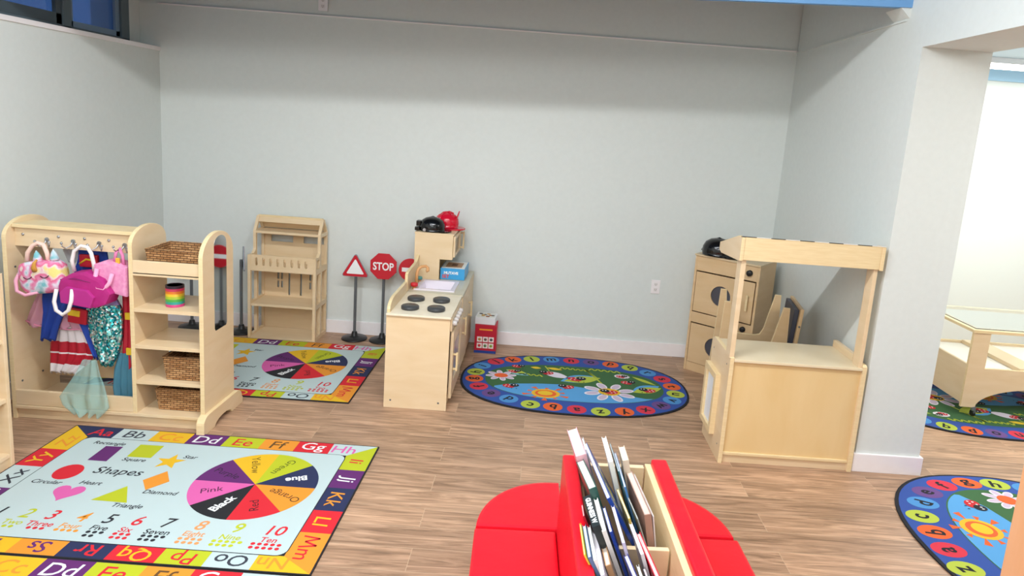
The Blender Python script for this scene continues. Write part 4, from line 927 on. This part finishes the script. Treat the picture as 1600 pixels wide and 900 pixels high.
# ================================================================== SIDE ROOM TABLE
t = thing('play_table', 'birch play table with clear top and caster wheels in the side room', 'table', (3.6, 4.7, 0))
TX0, TX1, TY0, TY1 = 3.06, 4.25, 4.36, 5.05
apr = [(TX0, .075), (TX0+.10, .075)]+[(x, z) for x, z in arc((TX0+TX1)/2, .075, (TX1-TX0)/2-.10, .16, 180, 0, 18)]+[(TX1, .075), (TX1, .62), (TX1-.12, .62), (TX1-.12, .365), (TX0+.12, .365), (TX0+.12, .62), (TX0, .62)]
for y in (TY0, TY1-.02): MB().prism(apr, 'y', y, y+.02, BIRCH, .002, EDGE).build('end_frame', t)
for x in (TX0+.005, TX1-.025): MB().box(x, x+.02, TY0+.02, TY1-.02, .10, .385, BIRCH, .003).build('side_panel', t)
MB().box(TX0+.02, TX1-.02, TY0+.02, TY1-.02, .33, .345, C('efe9dd', .4)).build('tray_bottom', t)
MB().box(TX0+.38, TX0+.55, TY0+.02, TY1-.02, .347, .375, BIRCH, .003).build('crossbar', t)
MB().plate([(TX0-.01, TY0-.01), (TX1+.01, TY0-.01), (TX1+.01, TY1+.01), (TX0-.01, TY1+.01)], [[(TX0+.05, TY0+.05), (TX1-.05, TY0+.05), (TX1-.05, TY1-.05), (TX0+.05, TY1-.05)]], .02, EDGE, Matrix.Translation((0, 0, .630))).build('top_frame', t)
MB().box(TX0+.02, TX1-.02, TY0+.02, TY1-.02, .641, .647, ACRYL).build('clear_top', t)
for x in (TX0+.10, TX1-.10):
    for y in (TY0+.01, TY1-.01):
        q = MB().cyl((x, y, .05), .016, .03, CHROME, seg=12); q.cyl((x-.009, y, .030), .021, .018, BLACK, 'x', 18); q.build('caster', t)

# ================================================================== READING NOOK
RX = .352; RM = T(RX, 1.75, 0, .035)
t = thing('reading_bench', 'red vinyl soft bench with rounded corner seats and a birch book bin in its middle', 'bench', (RX, 1.75, 0), .035)
YE = .52                                            # far end of the bin in local y
for x0, x1 in ((-.184, -.134), (.148, .206)):
    MB().box(x0, x1, -.70, YE, .0, .61, REDV, .012, 3, True).build('backrest', t, True)
bn = MB()
for x0, zz in ((-.134, .55), (.126, .588)): bn.box(x0, x0+.022, -.70, YE, .02, zz, EDGE, .002)
bn.box(-.13, .12, YE-.022, YE, .02, .582, BIRCH, .002); bn.box(-.13, .12, -.70, YE-.022, .12, .135, BIRCH)
bn.box(-.13, .12, -.70, -.678, .02, .582, BIRCH, .002)
bn = bn.build('book_bin', t, True)
MB().box(-.13, .12, .055, .073, .135, .555, BIRCH, .002).build('divider', bn, True)
MB().box(-.012, .004, .073, YE-.022, .135, .28, BIRCH, .002).box(-.012, .004, -.678, .055, .135, .28, BIRCH, .002).build('lengthwise_divider', bn, True)
def quarter(cx, cy, r, sx): return [(cx-sx*.03, cy), ]+[(cx+sx*r*math.cos(math.radians(a)), cy+r*math.sin(math.radians(a))*1.1) for a in range(0, 91, 6)]+[(cx-sx*.03, cy+r*1.1)]
for sx, cx in ((-1, -.186), (1, .208)):
    pts = quarter(cx, YE+.002, .305 if sx < 0 else .295, sx)
    if sx < 0: pts = pts[::-1]
    MB().prism(pts, 'z', 0, .30, REDV, .014).build('corner_seat', t, True)
    a, b_ = sorted((cx, cx+sx*.308)); MB().box(a, b_, -.70, YE-.004, 0, .297, REDV, .014, 3, True).build('seat_cushion', t, True)

# books: (x, y far, y near, z top, thickness, height, tilt, cover, pages, name extra)
def book(xf, xn, y0, y1, zt, th, h, tilt, cover, pages, label, pitch=0, art=None, spine=None, soft=False):
    x = (xf+xn)/2; yaw = math.atan2(xn-xf, abs(y0-y1)); y0, y1 = max(y0, y1), min(y0, y1); L = y0-y1
    M = RM @ Matrix.Translation((x, (y0+y1)/2, zt)) @ Matrix.Rotation(yaw, 4, 'Z') @ Matrix.Rotation(tilt, 4, 'Y') @ Matrix.Rotation(pitch, 4, 'X')
    loc = M.to_translation(); t = thing('book' if not soft else 'magazine', label, 'book', loc, 0, 'books in the bin of the reading bench')
    c = .0025 if th > .012 else .001
    q = MB(M); q.box(-th/2, -th/2+c, -L/2, L/2, -h, 0, C(cover, .3)); q.box(th/2-c, th/2, -L/2, L/2, -h, 0, C(cover, .3))
    q.box(-th/2, th/2, -L/2-.001, -L/2+c, -h, 0, C(cover, .3)); 
    if spine: q.box(-th/2, th/2, -L/2, L/2, -.0, c, C(cover, .3))
    q.build('cover', t)
    MB(M).box(-th/2+c, th/2-c, -L/2+c, L/2-.004, -h+.003, -.003, noisy('pages_'+pages, pages, 'cfc8c2', scale=(200, 1, 1), nscale=3, rough=.8)).build('pages', t)
    if art:
        a = MB(M); n = 0
        random.seed(int(x*1000)+int(y0*100))
        a.add([(th/2+.0004, -L/2+.004, -h+.01), (th/2+.0004, L/2-.004, -h+.01), (th/2+.0004, L/2-.004, -.006), (th/2+.0004, -L/2+.004, -.006)], [[0, 1, 2, 3]], C(art[0], .25))
        for i in range(26):
            yy, zz, r = random.uniform(-L/2+.03, L/2-.03), -random.uniform(.02, h*.75), random.uniform(.006, .022)
            a.add([(th/2+.0006+i*.00003, yy+r*math.cos(k*PI/4)*1.4, zz+r*math.sin(k*PI/4)) for k in range(8)], [list(range(8))], C(art[1+i % (len(art)-1)], .3))
        a.build('cover_art', t)
    if spine:
        s, col_, sz = spine
        MB(M).text(s, sz, C(col_, .4), Matrix.Translation((0, 0, c+.0006)) @ Matrix.Rotation(-PI/2, 4, 'Z'), .0008).build('spine_title', t)
B = book
B(-.163, -.146, .485, .29, .730, .036, .30, -.33, 'd9a7b0', 'd9c9c6', 'thick book with pink cover and pale pages, tallest at the far left of the bin', art=['cfa0a8', 'e4c4c8', 'b98a9a', 'efe0e0'])
B(-.150, -.124, .285, .115, .715, .026, .28, -.36, '31594f', 'e6dfc8', 'thick cream-paged book behind the dark record book', art=['3f6a66', 'c8d0c8', '27443f'])
B(-.126, -.122, .45, .36, .715, .006, .30, -.33, 'dfe3ea', 'dcdcdc', 'thin white-edged book beside the blue picture book')
B(-.118, -.078, .43, .080, .705, .012, .25, -.54, '24479c', 'c8cbd8', 'large blue picture book with yellow cover art leaning to the left', art=['4766a4', 'e8cf3a', '6f8fc8', 'd9c23a', '8a6f5a'])
B(-.140, -.128, .110, -.045, .690, .024, .27, -.42, '222a2c', 'd8d8d4', 'dark record book with white spine lettering in the left row', spine=('GUINNESS W', 'f0f0ee', .021))
B(-.112, -.106, .115, -.05, .682, .013, .27, -.40, 'e3ddd8', 'e0dcd8', 'white-spined book right of the dark record book')
B(-.092, -.086, .075, -.05, .680, .009, .27, -.40, '1e3f94', 'c9cede', 'blue-spined book between the white-spined book and the picture book')
B(-.163, -.163, .045, -.10, .640, .005, .24, -.50, 'e0cf4a', 'e8d890', 'thin yellow book against the left red backrest')
B(-.152, -.150, .040, -.11, .640, .010, .24, -.50, '5f7fa8', 'ccd5e0', 'blue-grey soft binder next to the thin yellow book', art=['6f8fb4', '8fa8c8', 'b8c4d0'])
B(-.138, -.136, .036, -.12, .640, .009, .24, -.48, 'ecebe6', 'e4e2dc', 'thin white book right of the blue-grey binder')
B(-.152, -.152, .125, .060, .655, .006, .25, -.45, 'c22535', 'd0a0a0', 'small red book under the dark record book')
B(-.122, -.120, .020, -.17, .632, .011, .25, -.44, 'dcd6e2', 'd8d2da', 'lavender-edged book in the near left compartment')
B(-.102, -.098, .044, -.12, .625, .016, .25, -.40, 'b98a62', 'd8c3a8', 'tan paperback in the near left compartment', art=['c09a74', '7a5a3c', 'd0b08a', '5c7a52'])
B(-.126, -.124, -.19, -.38, .620, .005, .25, -.40, 'e8e8ea', 'e2e2e2', 'leftmost of three thin white books near the bottom edge of the photo')
B(-.114, -.112, -.18, -.38, .618, .005, .25, -.40, 'dfe2e6', 'e2e2e2', 'middle one of three thin white books near the bottom edge of the photo')
B(-.100, -.098, -.17, -.38, .622, .006, .25, -.40, 'e9e6e2', 'e2e2e2', 'rightmost of three thin white books near the bottom edge of the photo')
B(-.078, -.074, -.15, -.38, .600, .011, .25, -.40, '8a5a6c', 'c9a8b0', 'mauve paperback right of the three thin white books', art=['9a6f7c', 'd0b0a8', '6a4a58'])
B(-.046, -.044, .470, .29, .712, .016, .30, -.30, 'eceae4', 'e6e4de', 'white book tallest in the middle of the far compartment', art=['c9c4cc', '8a8f98', 'e0d4d0'])
B(-.022, -.018, .470, .27, .690, .005, .30, -.32, '3e6c78', 'c8d0d0', 'thin teal magazine right of the tall white book', art=['43687a', '9fc0c4', '2c3a4c', 'd0c8c0'], soft=True)
B(-.008, -.006, .43, .20, .675, .007, .29, -.33, '4a80b8', 'd0d8e0', 'blue and white magazine right of the teal magazine', art=['6a8fb4', 'e0e0e0', '3a3f48'], soft=True)
B(.018, .018, .455, .35, .688, .022, .29, -.22, 'd9c6ae', 'e0d0ba', 'cream rolled booklet at the far end right of the magazines', soft=True)
B(.034, .052, .36, .10, .645, .022, .28, -.20, 'a98472', 'c9a894', 'thick brown-paged folder bundle in the far right compartment', art=['b89484', 'c9ac9c', '8f6f60'])
B(.052, .070, .35, .10, .640, .004, .26, -.17, 'd8d0cc', 'dad4d0', 'thin pale booklet right of the brown folder bundle', soft=True)
B(.000, .018, .28, .082, .640, .004, .28, -.38, '9a9f98', 'c8ccc8', 'glittery grey and pink magazine before the brown folder bundle', art=['a7a79c', 'c9b0a8', '8a9a94', 'd8d8cc'], soft=True)
B(-.022, -.008, .25, .082, .640, .007, .27, -.34, 'e2c667', 'e0d4b0', 'yellow-edged book in the middle of the bin')
B(-.070, -.064, .048, -.13, .702, .009, .34, -.34, 'b9b2cc', 'dcd8e4', 'tall pale lilac hardback with glossy blue cover, just before the divider', art=['7f6f94', '2c4468', '1c2c44', '9a8fb0'])
B(-.058, -.030, -.14, -.37, .675, .014, .28, -.36, '27286a', 'c0c4d8', 'navy-spined book nearest the bottom edge in the middle', art=['223a5c', '345a84', '1a2230'])
B(-.012, -.002, .046, -.10, .650, .010, .27, -.34, 'e8e0e0', 'e4dede', 'white-edged book left of the red book', art=['c83a44', 'e8d8d0', '8a2a34'])
B(.010, .048, .030, -.34, .630, .014, .26, -.30, 'c8162c', 'd8b0b0', 'red book leaning in the near right compartment', art=['d8433c', 'e8a08c', '7a1a24'])
B(-.022, -.012, -.14, -.37, .645, .007, .26, -.34, 'e4e8ec', 'dfe3e6', 'slim white book in the near compartment')
B(-.002, .010, -.13, -.37, .632, .008, .26, -.34, '2a2228', 'b8a8ac', 'black book right of the slim white book near the bottom edge')

# ================================================================== CABINET EDGE AT THE RIGHT
t = thing('wood_cabinet', 'honey brown wooden cabinet cut by the lower right corner of the photo', 'cabinet', (1.95, 1.8, 0))
MB().box(1.668, 2.20, 1.62, 2.0, 0, .95, HONEY, .003).build('body', t)
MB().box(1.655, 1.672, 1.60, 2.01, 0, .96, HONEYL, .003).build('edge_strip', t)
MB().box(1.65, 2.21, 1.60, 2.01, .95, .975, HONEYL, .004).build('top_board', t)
MB().box(1.69, 2.18, 1.603, 1.62, .06, .92, HONEY, .004).build('door', t)
